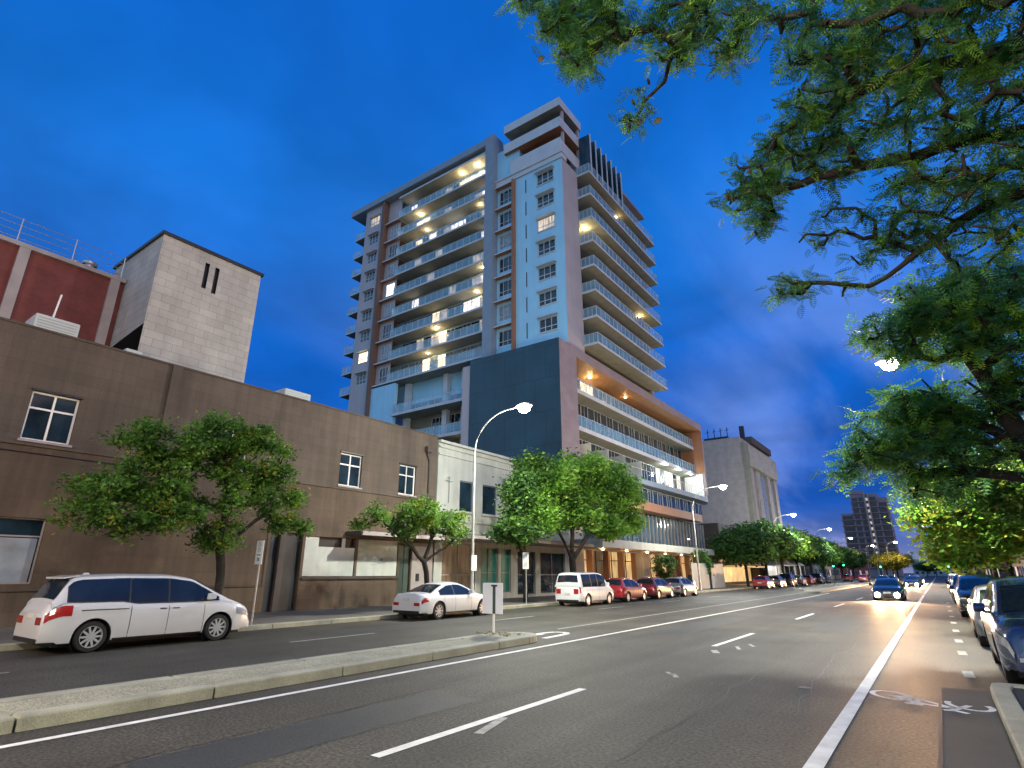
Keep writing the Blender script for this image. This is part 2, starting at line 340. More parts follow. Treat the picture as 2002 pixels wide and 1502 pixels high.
def window(parent, fr, u0, u1, z0, z1, cols=(0.5,), rows=(), inset=0.12, fw=0.05, glass='glass', frame='white', name='window', label=None):
    f = MB(); n0, n1 = -inset - 0.03, -inset + 0.03
    fr.box(f, u0 + .002, u1 - .002, n0, n1, z0 + .002, z0 + fw); fr.box(f, u0 + .002, u1 - .002, n0, n1, z1 - fw, z1 - .002)
    fr.box(f, u0 + .002, u0 + fw, n0, n1, z0 + fw, z1 - fw); fr.box(f, u1 - fw, u1 - .002, n0, n1, z0 + fw, z1 - fw)
    for c in cols:
        x = u0 + (u1 - u0) * c; fr.box(f, x - fw / 2, x + fw / 2, n0, n1 - .002, z0 + fw, z1 - fw)
    for c in rows:
        x = z0 + (z1 - z0) * c; fr.box(f, u0 + fw, u1 - fw, n0, n1 - .004, x - fw / 2, x + fw / 2)
    o = f.build(name, M[frame], parent)
    if label: o['label'] = label
    g = MB(); g.quad(fr.p(u0, -inset - .01, z0), fr.p(u1, -inset - .01, z0), fr.p(u1, -inset - .01, z1), fr.p(u0, -inset - .01, z1)); g.build('pane', M[glass], o)
    return o
def light(parent, loc, energy, color=(1, .8, .55), radius=0.15, kind='POINT', spot=None, aim=None, name='bulb_light'):
    d = bpy.data.lights.new(name, kind); d.energy = energy; d.color = color
    d.shadow_soft_size = radius
    if kind == 'SPOT': d.spot_size = R(spot or 150); d.spot_blend = 0.6
    o = bpy.data.objects.new(name, d); COL.objects.link(o)
    if parent is not None: o.parent = parent; o.location = Vector(loc) - wloc(parent)
    else: o.location = loc
    if aim is not None: o.rotation_euler = Vector(aim).to_track_quat('-Z', 'Y').to_euler()
    return o

# ================================================================ THE SETTING
b = MB(); b.quad((-3000, -3000, -0.06), (3000, -3000, -0.06), (3000, 3000, -0.06), (-3000, 3000, -0.06)); b.build('ground', M['asphalt2'], kind='structure')
YE = 900
b = MB(); b.quad((-18.7, -40, 0), (2.9, -40, 0), (2.9, YE, 0), (-18.7, YE, 0)); b.build('road', M['asphalt'], kind='structure')
b = MB(); b.quad((-0.32, -10, 0.004), (0.28, -10, 0.004), (0.28, 12.6, 0.004), (-0.32, 12.6, 0.004)); b.build('gutter', M['gutter'], kind='structure')
b = MB(); b.quad((-0.36, -10, 0.008), (-0.315, -10, 0.008), (-0.325, 11.6, 0.008), (-0.36, 11.6, 0.008)); b.build('road_seam', M['tar'], kind='structure')
# far footpath with kerb
b = MB(); b.box(-30, -19.0, -40, YE, -0.05, 0.14); b.build('far_footpath', M['paving'], kind='structure')
b = MB(); y = -12
while y < 320: b.box(-19.0, -18.7, y, y + 2.38, -0.05, 0.15); y += 2.4
b.build('far_kerb', M['concrete'], kind='structure', bevel=0.02)
b = MB(); b.box(2.9, 20, 12.9, YE, -0.05, 0.13); b.build('near_footpath', M['paving'], kind='structure')
b = MB(); y = 12.9
while y < 200: b.box(2.65, 2.9, y, y + 2.38, -0.05, 0.14); y += 2.4
b.build('near_kerb', M['concrete'], kind='structure', bevel=0.02)
# kerb build-out on the right that ends beside the parked cars
b = MB(); b.box(0.56, 20, -10, 12.38, -0.05, 0.12); b.build('kerb_buildout', M['asphalt2'], kind='structure')
b = MB(); y = 12.6
b.prism([(0.30, 12.1), (0.56, 12.1), (0.60, 12.36), (2.9, 12.40), (2.9, 12.62), (0.45, 12.60), (0.34, 12.5)], 'z', -0.05, 0.15)
y = 12.08
while y > -8: b.box(0.30, 0.55, y - 2.38, y, -0.05, 0.15); y -= 2.4
b.build('buildout_kerb', M['concrete'], kind='structure', bevel=0.025)
# median: concrete kerb, exposed aggregate infill, rounded nose
def median(y0, y1, nose0, nose1, nm):
    xr, xl = -9.25, -10.75; cx, r = (xr + xl) / 2, (xr - xl) / 2
    b = MB(); kw = 0.30
    y = y0
    while y < y1 - .1:
        ye = min(y + 2.36, y1); b.box(xr - kw, xr, y, ye, -0.05, 0.17); b.box(xl, xl + kw, y, ye, -0.05, 0.17); y += 2.39
    for on, yy, sg in ((nose1, y1, 1), (nose0, y0, -1)):
        if not on: continue
        n = 14
        for k in range(n):
            a0, a1 = math.pi * k / n, math.pi * (k + 1) / n
            pts = [(cx + r * math.cos(a), yy + sg * r * math.sin(a) * 1.3) for a in (a0, a1)] + [(cx + (r - kw) * math.cos(a), yy + sg * (r - kw) * math.sin(a) * 1.3) for a in (a1, a0)]
            b.prism(pts, 'z', -0.05, 0.17)
    b.build(nm + '_kerb', M['concrete'], kind='structure', bevel=0.03)
    b = MB(); n = 14; pts = []
    for k in range(n + 1):
        a = math.pi * k / n
        pts.append((cx + (r - kw) * math.cos(a), y1 + (r - kw) * math.sin(a) * 1.3 * nose1))
    for k in range(n + 1):
        a = math.pi + math.pi * k / n
        pts.append((cx + (r - kw) * math.cos(a), y0 + (r - kw) * math.sin(a) * 1.3 * nose0))
    b.prism(pts, 'z', -0.05, 0.155); b.build(nm + '_infill', M['aggregate'], kind='structure')
median(-14, 13.6, 0, 1, 'median'); median(62, 300, 1, 0, 'far_median')
# painted markings
def strip(b, x0, y0, x1, y1, wd, z=0.006):
    a = Vector((x0, y0, 0)); c = Vector((x1, y1, 0)); t = (c - a).normalized(); s = Vector((-t.y, t.x, 0)) * wd / 2
    b.quad((*(a - s)[:2], z), (*(a + s)[:2], z), (*(c + s)[:2], z), (*(c - s)[:2], z))
b = MB(); strip(b, -8.62, -12, -8.58, 62, 0.13); b.build('median_edge_line', M['paint'], kind='structure')
b = MB(); strip(b, -10.75, 17.5, -10.85, 62, 0.11); b.build('turn_lane_line', M['paint_worn'], kind='structure')
b = MB()
for k in range(-1, 26):
    y0 = 5.0 + k * 10.6 if k <= 0 else 5.0 + 10.9 * k; strip(b, -5.07, y0 - (.4 if k == 0 else 0), -5.07, y0 + 4.0, 0.14)
b.build('lane_line', M['paint'], kind='structure')
b = MB(); strip(b, -1.33, -8, -1.40, 62, 0.17); strip(b, -1.40, 64, -1.45, 300, 0.16); b.build('bicycle_lane_line', M['paint'], kind='structure')
b = MB()
for y in (14.0, 17.6, 20.6, 24.2, 28, 32, 36.5, 41, 46): strip(b, 0.10, y, 0.08, y + 0.85, 0.17)
b.build('parking_line', M['paint_worn'], kind='structure')
b = MB()
for k in range(0, 30): strip(b, -14.7, -8 + k * 9, -14.7, -5 + k * 9, 0.12)
b.build('far_lane_line', M['paint_worn'], kind='structure')
b = MB()  # hooked turning arrow beyond the median nose
pth = [(-9.62, 14.9), (-9.66, 15.8), (-9.72, 16.35), (-9.95, 16.68), (-10.3, 16.62), (-10.42, 16.3), (-10.42, 15.75)]
for a, c in zip(pth, pth[1:]): strip(b, *a, *c, 0.20)
b.poly([(-10.12, 15.75, .007), (-10.72, 15.75, .007), (-10.42, 15.0, .007)]); b.build('turn_arrow', M['paint'], kind='structure')
b = MB()  # worn patches of paint in the near lanes
for (x, y, l_, wd) in ((-4.2, 10.9, .35, .1), (-4.35, 11.1, .28, .08), (-4.6, 14.6, .5, .16), (-4.35, 15.6, .6, .09), (-4.2, 16.4, .45, .08), (-4.75, 5.9, .8, .12)): strip(b, x, y, x - .22, y + l_, wd)
b.build('worn_marking', M['paint_worn'], kind='structure')
b = MB()
for (x0, x1, y0, y1) in ((-7.9, -6.7, 18.0, 25.5), (-3.9, -2.6, 22.0, 29.0), (-6.9, -5.9, 3.0, 7.4), (-16.4, -15.1, 12.0, 20.0), (-3.2, -2.2, 2.0, 5.0)): b.quad((x0, y0, .003), (x1, y0, .003), (x1, y1, .003), (x0, y1, .003))
b.build('road_patch', M['asphalt2'], kind='structure')
b = MB(); rc = random.Random(9)
for (x, y, l_) in ((-6.9, 2.5, 9), (-3.0, 4.2, 8), (-5.3, 9.5, 14), (-1.9, 9, 10), (-13.2, 8, 14), (-7.8, 12, 12)):
    for k in range(int(l_ / .3)):
        x2 = x + rc.uniform(-.07, .07); strip(b, x, y, x2, y + .31, rc.uniform(.008, .02), .0035); x = x2; y += .3
b.build('road_crack', M['tar'], kind='structure')
# bicycle symbol, upright for riders coming towards the camera
b = MB(); zc = 0.007
def S(u, v): return (-0.98 + u * 0.93 + v * 0.10, 11.35 - v * 0.95 - u * 0.22)   # u along wheelbase, v up the symbol
def arc(cu, cv, r, a0, a1, wd=.08, n=20):
    for k in range(n):
        a, c = a0 + (a1 - a0) * k / n, a0 + (a1 - a0) * (k + 1) / n
        strip(b, *S(cu + r * math.cos(a), cv + r * 1.25 * math.sin(a)), *S(cu + r * math.cos(c), cv + r * 1.25 * math.sin(c)), wd, zc)
arc(0.02, 0, .27, 0, 2 * math.pi); arc(1.05, 0, .27, -0.5, 3.6)
for (a, c) in (((0.02, 0), (.42, .02)), ((.42, .02), (.30, .46)), ((0.02, 0), (.33, .36)), ((.42, .02), (.82, .42)), ((.33, .38), (.82, .42)), ((1.05, 0), (.78, .56)), ((.78, .56), (.95, .66)), ((.18, .50), (.42, .50)), ((.78, .58), (.66, .64))): strip(b, *S(*a), *S(*c), .085, zc)
b.build('bicycle_marking', M['paint'], kind='structure')
b = MB(); b.lathe([(0.0, 0.11), (0.006, 0.10), (0.006, 0.0)], (-2.15, 11.2, 0.003), 'z', 24); tag(b.build('valve_cover', M['dark']), 'small round dark valve cover in the asphalt of the right lane', 'valve cover')

# ================================================================ BROWN TWO-STOREY BUILDING
FX = -24.5; F = Fr('x', FX)
bb = empty('brown_building', (FX, 8, 0.14), 'long brown rendered two storey building with a flat parapet on the left', 'building')
wins = [(-8.4, -7.0), (-1.6, -0.15), (5.3, 6.72), (11.9, 13.35), (18.45, 19.9), (22.65, 24.0)]
wz = (6.14, 7.86)
holes = [(a, c, *wz) for a, c in wins] + [(3.2, 6.65, 1.45, 3.55), (-4.0, 1.2, 1.45, 3.55), (15.05, 16.75, 0.14, 3.6), (16.9, 19.95, 1.62, 3.5), (20.1, 22.95, 1.62, 3.5), (23.05, 23.95, 0.14, 3.35)]
b = MB(); wall_holes(b, F, -14, 25.75, 5.98, 10.05, [h for h in holes if h[2] > 6], 0.22)
b.quad((FX, 25.75, .14), (FX - 22, 25.75, .14), (FX - 22, 25.75, 10.05), (FX, 25.75, 10.05)); b.quad((FX, -14, .14), (FX - 22, -14, .14), (FX - 22, -14, 10.05), (FX, -14, 10.05))
b.build('wall', M['brown'], bb, fixn=False)
b = MB(); wall_holes(b, F, -14, 25.75, 0.14, 5.98, [h for h in holes if h[2] < 6], 0.22); b.build('lower_wall', M['brown_low'], bb, fixn=False)
for (y, z) in ((2.0, 5.2), (9.0, 4.9), (16.2, 5.2), (21.4, 4.7)):
    s = MB(); F.box(s, y, y + .32, .002, .02, z, z + .18); s.build('wall_vent', M['brown_dark'], bb)
b = MB(); b.tube([(FX + .03, -13, 5.72), (FX + .03, 4.5, 5.70), (FX + .03, 14.9, 5.66)], .016, 5); b.tube([(FX + .03, 14.9, 5.66), (FX + .03, 14.9, 1.2)], .016, 5); b.build('cable', M['dark'], bb)
b = MB(); b.quad((FX - .1, -14, 9.6), (FX - .1, 25.75, 9.6), (FX - 22, 25.75, 9.6), (FX - 22, -14, 9.6)); b.build('roof', M['soffit'], bb)
b = MB(); F.box(b, -14, 25.8, -0.3, 0.05, 10.05, 10.13); b.build('coping', M['brown_dark'], bb)
b = MB(); F.box(b, -14, 25.75, 0.003, 0.06, 5.93, 6.03); b.build('string_course', M['brown'], bb)
b = MB(); F.box(b, -14, 15.0, 0.003, 0.045, 1.22, 1.30); b.build('string_course', M['brown'], bb)
for y in (9.55, -5.3): b = MB(); F.box(b, y, y + .4, 0.002, 0.10, 6.05, 10.04); b.build('pilaster', M['brown'], bb)
for k, (a, c) in enumerate(wins):
    o = window(bb, F, a, c, *wz, cols=(0.5,), rows=(0.66,), inset=0.14, fw=0.065, glass='glass', frame='white')
    if k == 4:
        o['label'] = 'upstairs window with a lamp lit in its top left pane'
        s = MB(); s.lathe([(-.16, 0), (-.12, .10), (0, .14), (.12, .10), (.16, 0)], (FX - 0.45, 18.85, 7.55), 'y', 12); s.build('ceiling_lamp', M['bulb'], o, smooth=60)
    s = MB(); F.box(s, a - .06, c + .06, 0.003, 0.10, wz[0] - .09, wz[0] - .005); s.build('window_sill', M['greystone'], o); s = MB(); F.box(s, a - .05, c + .05, 0.003, 0.07, wz[1] + .005, wz[1] + .07); s.build('lintel', M['dark'], o)
# shop windows with faded posters
for (a, c) in ((3.2, 6.65), (-4.0, 1.2)):
    o = window(bb, F, a, c, 1.45, 3.55, cols=(), rows=(0.72,), inset=0.16, fw=0.05, glass='glass', frame='greystone', name='shop_window')
    s = MB(); F.box(s, a + .06, c - .1, -.15, -.145, 1.5, 2.9); p = s.build('poster', mat('faded_poster', (0.36, 0.36, 0.38), 0.8, var=0.35, scale=0.9, hue=((0.24, 0.30, 0.36), 0.8)), o)
    s = MB()
    for (u0, u1, z0, z1) in ((a + .2, c - .9, 2.02, 2.10), (a + .2, c - .9, 1.86, 1.93), (a + .2, c - 1.5, 1.62, 1.70)):
        u = u0
        while u < u1:
            l_ = random.uniform(.12, .34); F.box(s, u, min(u + l_, u1), -.1445, -.141, z0, z1); u += l_ + .06
    s.build('poster_lettering', M['fin'], o)
b = MB(); F.box(b, 15.05, 16.75, -0.21, -0.20, .14, 3.6); b.build('roller_shutter', M['dark'], bb)
b = MB(); F.box(b, 15.55, 15.85, -.19, 0.02, .14, 3.6); b.build('column', M['brown_dark'], bb)
for (a, c, lab) in ((16.9, 19.95, 'pale painted board over the left shopfront'), (20.1, 22.95, 'pale painted board with a small dark emblem')):
    s = MB(); F.box(s, a + .02, c - .02, -.10, -.06, 1.64, 3.02 if a < 17 else 3.48); 
    if a < 17: F.box(s, a + .02, a + .8, -.10, -.06, 3.02, 3.48); F.box(s, 19.1, 19.3, -.10, -.06, 3.02, 3.48)
    o = s.build('shopfront_board', M['board'], bb); o['label'] = lab
    if a < 17:
        s = MB(); F.box(s, a + .8, c - .02, -.2, -.18, 3.02, 3.48); s.build('transom', M['dark'], bb)
    else:
        s = MB(); F.box(s, 21.72, 21.90, -.058, -.052, 2.42, 2.56); F.box(s, 21.5, 22.1, -.058, -.052, 2.28, 2.33)
        F.box(s, 21.1, 21.5, -.058, -.052, 2.2, 2.22); s.build('emblem', M['fin'], o)
b = MB(); F.box(b, 16.85, 23.0, 0.003, 0.09, 1.50, 1.60); b.build('stall_board_ledge', M['brown_dark'], bb)
b = MB(); F.box(b, 23.1, 23.9, -.18, -.12, .14, 3.3); F.box(b, 23.5, 23.56, -.12, -.08, .14, 3.3); b.build('door', mat('door_green', (0.07, 0.10, 0.085), 0.5), bb)
b = MB(); F.box(b, 24.0, 25.7, 0.003, 0.06, .14, 3.45); b.build('door_surround', M['greystone'], bb)
b = MB(); F.box(b, 24.35, 24.6, .062, .10, 1.35, 1.75); b.build('letter_box', M['dark'], bb)
aw = MB(); F.box(aw, 19.2, 26.2, 0.003, 1.35, 3.62, 3.82); aw.build('canopy', [M['brown_dark']], bb)
aw = MB(); F.box(aw, 19.15, 26.25, 1.35, 1.42, 3.60, 3.80); aw.build('canopy_fascia', M['greystone'], bb)
b = MB(); b.tube([(FX + .09, 25.05, 3.9), (FX + .09, 25.05, 8.35), (FX + .16, 24.8, 8.75), (FX + .16, 24.8, 8.9)], 0.05, 8); F.box(b, 24.62, 25.0, .05, .3, 8.9, 9.25); b.build('downpipe', M['brown_dark'], bb)

# rooftop plant that stands on the brown building
def plant_box(name, x, y0, y1, z0, z1, label, dep=1.4):
    r = empty(name, (x, (y0 + y1) / 2, z0), label, 'roof plant')
    s = MB(); s.box(x - dep, x, y0, y1, z0 + .1, z1); s.build('casing', M['board'], r, bevel=.04)
    s = MB(); k = z0 + .2
    while k < z1 - .1: s.box(x + .002, x + .02, y0 + .1, y1 - .1, k, k + .04); k += .12
    s.build('louvre', M['steel'], r)
    s = MB()
    for yy in (y0 + .1, y1 - .2): s.box(x - .3, x - .1, yy, yy + .1, z0 - 1, z0 + .1)
    s.build('leg', M['dark'], r)
    return r
a = onX(66, 632, -27.5); c = onX(153, 655, -27.5); t = onX(66, 595, -27.5)
plant_box('air_conditioner', -27.5, a.y, c.y, 10.55, 11.75, 'long pale air conditioning unit on the roof in front of the red brick wall')
s = MB(); s.tube([(-27.8, 5.9, 10.5), (-27.8, 6.05, 12.9)], .035, 6); tag(s.build('vent_pipe', M['white']), 'thin white pipe rising behind the long rooftop air conditioner', 'pipe')
plant_box('air_conditioner', -28.6, 9.05, 9.75, 10.7, 11.7, 'small pale blue condenser box beside the opening of the stone tower', .8)
a = onX(557, 770, -27.5); c = onX(608, 775, -27.5)
r_ = plant_box('cooling_unit', -27.5, a.y, c.y, 10.2, 11.55, 'grey boxy cooling unit on the roof edge right of the stone tower')
s = MB(); s.tube([(-27.4, c.y + .3, 9.7), (-27.4, c.y + .3, 11.1)], .02, 5); s.tube([(-27.4, c.y + .9, 9.7), (-27.4, c.y + .9, 10.9)], .02, 5); tag(s.build('roof_aerial', M['steel']), 'two thin aerial rods on the brown roof right of the cooling unit', 'aerial')

# stone-clad stair tower
TX = -30.0
st = empty('stone_tower', (TX, 12.7, 9.6), 'windowless pale stone-clad tower rising behind the brown parapet', 'building')
FS = Fr('x', TX); SY0, SY1 = 9.98, 15.5; bx = -36.2
b = MB(); wall_holes(b, FS, SY0, SY1, 9.0, 18.85, [(12.28, 12.52, 16.7, 18.25), (12.84, 13.08, 16.6, 18.2)], .25, 0, 1)
FSS = Fr('y', SY0)
# left face with the dark opening cut under it
pts = [(TX, 14.2), (TX, 18.85), (bx, 18.85), (bx, 12.9), (-33.4, 13.1)]
b.poly([(x, SY0, z) for x, z in [(TX, 13.7), (TX, 18.85), (bx, 18.85), (bx, 9.0), (-35.6, 9.0), (-35.6, 13.05)]], 0)
b.quad((bx, SY0, 9), (bx, SY1, 9), (bx, SY1, 18.85), (bx, SY0, 18.85)); b.quad((TX, SY1, 9), (bx, SY1, 9), (bx, SY1, 18.85), (TX, SY1, 18.85))
b.build('wall', [M['stone'], M['dark']], st, fixn=False)
b = MB(); b.quad((TX, SY0, 13.7), (-35.6, SY0, 13.05), (-35.6, SY0 + 2.5, 13.05), (TX, SY0 + 2.5, 13.7)); b.quad((TX, SY0 + 2.5, 9), (-35.6, SY0 + 2.5, 9), (-35.6, SY0 + 2.5, 13.05), (TX, SY0 + 2.5, 13.7)); b.build('opening', M['dark'], st)
b = MB(); b.box(bx - .1, TX + .12, SY0 - .12, SY1 + .12, 18.85, 19.02); b.build('roof', M['dark'], st)
b = MB(); FS.box(b, 12.3, 12.5, -.24, -.2, 16.7, 18.25); FS.box(b, 12.86, 13.06, -.24, -.2, 16.6, 18.2); b.build('window', M['dark'], st)

# red brick building behind
RX = -34.0
a = onX(0, 470, RX); zt = a.z
rb = empty('red_brick_building', (RX, 4, 9.6), 'red brick building with pale pilasters and a roof railing at far left', 'building')
FR = Fr('x', RX); ye = SY0 - .05
b = MB(); FR.box(b, -12, ye, -12, 0, 5, zt); b.build('wall', M['redbrick'], rb)
p0 = onX(25, 560, RX).y; p1 = onX(210, 605, RX).y
for y in (p0 - 4.7, p0, p1): b = MB(); FR.box(b, y - .22, y + .22, 0.003, .2, 5, zt); b.build('pilaster', M['greystone'], rb)
b = MB(); FR.box(b, -12, ye, -.2, .22, zt, zt + .22); b.build('coping', M['greystone'], rb)
b = MB()
for z in (.5, .85, 1.2, 1.55): b.tube([(RX - .1, -12, zt + z), (RX - .1, ye - .1, zt + z)], .018, 5)
y = ye - .2
while y > -12: b.tube([(RX - .1, y, zt + .2), (RX - .1, y, zt + 1.6)], .03, 5); y -= 2.3
b.build('roof_railing', M['steel'], rb)
for k, (px_, w_) in enumerate(((146, .42), (176, .36))):
    q = onX(px_, 515, RX - 1.2)
    s = MB(); s.lathe([(-1.1, w_ * .7), (-.25, w_ * .7), (-.25, w_), (-.1, w_), (0, w_ * .6), (0, 0)], (RX - 1.2, q.y, q.z + .1), 'z', 16)
    tag(s.build('roof_ventilator', M['steel'], smooth=40), ['larger', 'smaller'][k] + ' round metal ventilator on the red brick roof', 'roof ventilator', 'round ventilators on the red brick roof')

# ================================================================ WHITE TWO-STOREY BUILDING
wb = empty('white_building', (FX, 34, 0.14), 'pale green-white rendered building with two dark upper windows beside the brown one', 'building')
W1, W2 = 25.9, 42.0
uw = [(28.05, 29.55), (30.45, 32.2), (33.6, 35.3), (36.6, 38.3)]
holes = [(a, c, 5.6, 7.6) for a, c in uw] + [(26.6, 29.8, .14, 3.55), (30.4, 32.3, .5, 3.4), (32.6, 33.8, .5, 3.4), (34.6, 36.9, .3, 3.3), (37.6, 41.3, .3, 3.3)]
b = MB(); wall_holes(b, F, W1, W2, .14, 9.75, holes, .2)
b.quad((FX, W1, .14), (FX - 14, W1, .14), (FX - 14, W1, 9.75), (FX, W1, 9.75)); b.build('wall', M['white_render'], wb, fixn=False)
b = MB(); b.quad((FX, W1, 9.4), (FX, W2, 9.4), (FX - 14, W2, 9.4), (FX - 14, W1, 9.4)); b.build('roof', M['soffit'], wb)
b = MB(); F.box(b, W1 - .03, W2, -.25, .22, 9.75, 9.92); F.box(b, W1, W2, .003, .12, 9.45, 9.56); F.box(b, W1, W2, .003, .09, 8.98, 9.07); F.box(b, W1, W2, .003, .10, 4.9, 5.05); F.box(b, W1, W2, .003, .14, 4.2, 4.4); b.build('cornice', M['white_render'], wb)
for a, c in uw:
    o = window(wb, F, a, c, 5.6, 7.6, cols=(), rows=(), inset=.16, fw=.06, glass='glass', frame='fin')
    s = MB(); F.box(s, a - .08, c + .08, .003, .12, 5.48, 5.59); s.build('window_sill', M['white_render'], o)
for (a, c, z0, z1, g) in ((26.6, 29.8, .14, 3.55, 'shopdim'), (30.4, 32.3, .5, 3.4, 'teal'), (32.6, 33.8, .5, 3.4, 'teal'), (34.6, 36.9, .3, 3.3, 'glass'), (37.6, 41.3, .3, 3.3, 'glass')):
    window(wb, F, a, c, z0, z1, cols=(.5,) if c - a > 1.5 else (), rows=(.45,), inset=.15, fw=.05, glass=g, frame='greystone', name='shop_window')
s = MB(); F.box(s, 26.3, 41.5, .003, 2.6, 3.72, 3.92); s.build('awning', M['greystone'], wb)
s = MB(); s.tube([(FX + .12, 26.9, 6.0), (FX + .12, 26.9, 7.7)], .025, 6); s.tube([(FX + .12, 26.55, 7.4), (FX + .12, 27.25, 7.4)], .02, 6); s.tube([(FX + .12, 26.7, 7.62), (FX + .12, 27.1, 7.62)], .015, 6); s.build('wall_bracket', M['steel'], wb)

# ================================================================ APARTMENT TOWER WITH PODIUM
tw = empty('apartment_tower', (-40, 55, .14), 'tall apartment tower with rows of glass-railed balconies above a mauve framed podium', 'building')
SY = 44.6; PX = -25.6
FSd = Fr('y', SY); FSt = Fr('x', PX)
ZF = [24.45 + 3.02 * k for k in range(9)]      # floor levels, the last is 48.61
XL = -58.7
# --- main side wall pieces
wn = [(-28.75, -26.55, z - .72, z + .78) for z in [ZF[k] + 1.42 for k in range(7)]]
slots = [(-30.35, -30.2, ZF[k] + .5, ZF[k] + 2.3) for k in range(7)]
b = MB(); wall_holes(b, FSd, -31.7, PX + .2, 22.0, 45.6, wn + slots, .14, 0, 1)
b.build('side_wall', [M['skylit_wall'], M['fin']], tw, fixn=False)
b = MB()
for s_ in slots: FSd.box(b, s_[0], s_[1], -.14, -.12, s_[2], s_[3])
b.build('slot_window', M['dark'], tw)
lit_ = {4: 'curtain'}
for k, (a, c, z0, z1) in enumerate(wn):
    o = window(tw, FSd, a, c, z0, z1, cols=(.333, .667), rows=(.35,), inset=.07, fw=.07, glass='litdim' if k == 4 else 'glass', frame='slab')
    s = MB(); FSd.box(s, a - .15, c + .15, .003, .42, z1 + .07, z1 + .15); FSd.box(s, a - .05, c + .05, .003, .10, z0 - .12, z0 - .03)
    s.build('sun_hood', M['slab'], o)
# pale strip of the street face before the balconies start
b = MB(); b.quad((PX + .2, SY, 22), (PX + .2, 48.0, 22), (PX + .2, 48.0, 45.6), (PX + .2, SY, 45.6)); b.quad((PX + .2, 48, 22), (PX - 1.5, 48, 22), (PX - 1.5, 48, 45.6), (PX + .2, 48, 45.6)); b.build('street_wall', M['pinkwall'], tw, fixn=False)
# terracotta fin + recessed window bay
b = MB(); FSd.box(b, -32.0, -31.7, -.3, .45, 23.6, 45.5); b.build('terracotta_fin', M['orange'], tw)
bay = [(-34.2, -32.3, ZF[k] + .55, ZF[k] + 2.35) for k in range(7)]
b = MB(); wall_holes(b, Fr('y', SY + .25), -34.5, -32.0, 22, 50.0, bay, .12, 0, 1); b.build('bay_wall', [M['skylit_wall'], M['fin']], tw, fixn=False)
FB = Fr('y', SY + .25)
for k, (a, c, z0, z1) in enumerate(bay):
    o = window(tw, FB, a, c, z0, z1, cols=(.3, .65), rows=(.3,), inset=.06, fw=.06, glass='curtain' if k % 3 == 1 else 'glass', frame='slab')
    s = MB(); FSd.box(s, -34.5, -32.0, -.24, .35, ZF[k] + 2.7, ZF[k] + 2.85, 0, 1); s.build('sun_hood', [M['slab'], M['orange']], o)
b = MB(); FSd.box(b, -35.75, -34.5, -1.2, .75, 22.2, 53.3); b.build('grey_fin', M['fin'], tw)
b = MB(); FSd.box(b, -34.5, PX + .3, -.9, .16, 45.62, 46.25); FSd.box(b, -34.5, PX + .42, -.8, .3, 46.25, 46.42); b.build('cornice', M['slab'], tw)
b = MB(); FSd.box(b, -34.5, -31.2, -2, -.1, 46.42, 50.8); b.build('upper_wall', M['skylit_wall'], tw)
# --- long side balconies
BX0, BX1 = -51.6, -35.76; WY = SY + 2.0; FW = Fr('y', WY)
b = MB(); FW.box(b, -54.4, -35.7, -2, 0, 21.5, 52.6); b.build('recessed_wall', M['skylit_wall'], tw)
litb = {(7, 9): 'litdim', (7, 10): 'litwhite', (7, 5): 'litdim', (6, 6): 'litwhite', (6, 7): 'litwhite', (6, 1): 'lit', (5, 10): 'litwhite', (5, 1): 'litdim', (4, 3): 'litdim', (4, 11): 'litwhite', (3, 1): 'litwhite', (3, 6): 'litdim', (2, 4): 'lit', (2, 5): 'litdim', (1, 10): 'litdim', (1, 11): 'litwhite', (1, 2): 'litdim', (8, 5): 'litdim', (8, 8): 'lit', (8, 9): 'litwhite', (8, 7): 'lit', (8, 10): 'litwhite', (8, 11): 'litwhite', (8, 0): 'litwhite', (7, 2): 'lit', (7, 1): 'litwhite', (6, 3): 'litwhite', (6, 5): 'litdim', (6, 10): 'litdim', (5, 4): 'litdim', (6, 11): 'litwhite',
        (3, 9): 'litdim', (3, 10): 'litwhite', (3, 11): 'litwhite', (2, 10): 'litdim', (2, 8): 'litwhite', (1, 5): 'lit', (1, 4): 'litdim', (0, 3): 'lit', (0, 5): 'lit', (4, 10): 'litdim', (4, 9): 'litdim', (2, 9): 'litwhite', (2, 11): 'litwhite'}
NB = 12; bw_ = (BX1 - BX0 - .3) / NB
def glazing(fr, u0, n_, bw, z0, z1, lev, lits, tw=tw):
    fm = MB(); lp = []
    dk = MB(); dk.quad(fr.p(u0, .01, z0), fr.p(u0 + n_ * bw, .01, z0), fr.p(u0 + n_ * bw, .01, z1), fr.p(u0, .01, z1))
    for i in range(n_):
        u = u0 + i * bw
        g = lits.get((lev, i)) or ('curtain' if (i * 7 + lev * 5) % 7 == 0 else None)
        if g:
            m_ = MB(); m_.quad(fr.p(u, .02, z0), fr.p(u + bw, .02, z0), fr.p(u + bw, .02, z1), fr.p(u, .02, z1)); lp.append((g, m_))
        fr.box(fm, u - .035, u + .035, .022, .08, z0, z1)
        if i % 2 == 0: fr.box(fm, u + bw / 2 - .02, u + bw / 2 + .02, .022, .06, z0, z1)
    fr.box(fm, u0, u0 + n_ * bw, .024, .09, z1 - .06, z1)
    o = fm.build('window_wall', M['slab'], tw); dk.build('pane', M['glass'], o)
    for g, m_ in lp: m_.build('lit_pane' if g.startswith('lit') else 'curtained_pane', M[g], o)
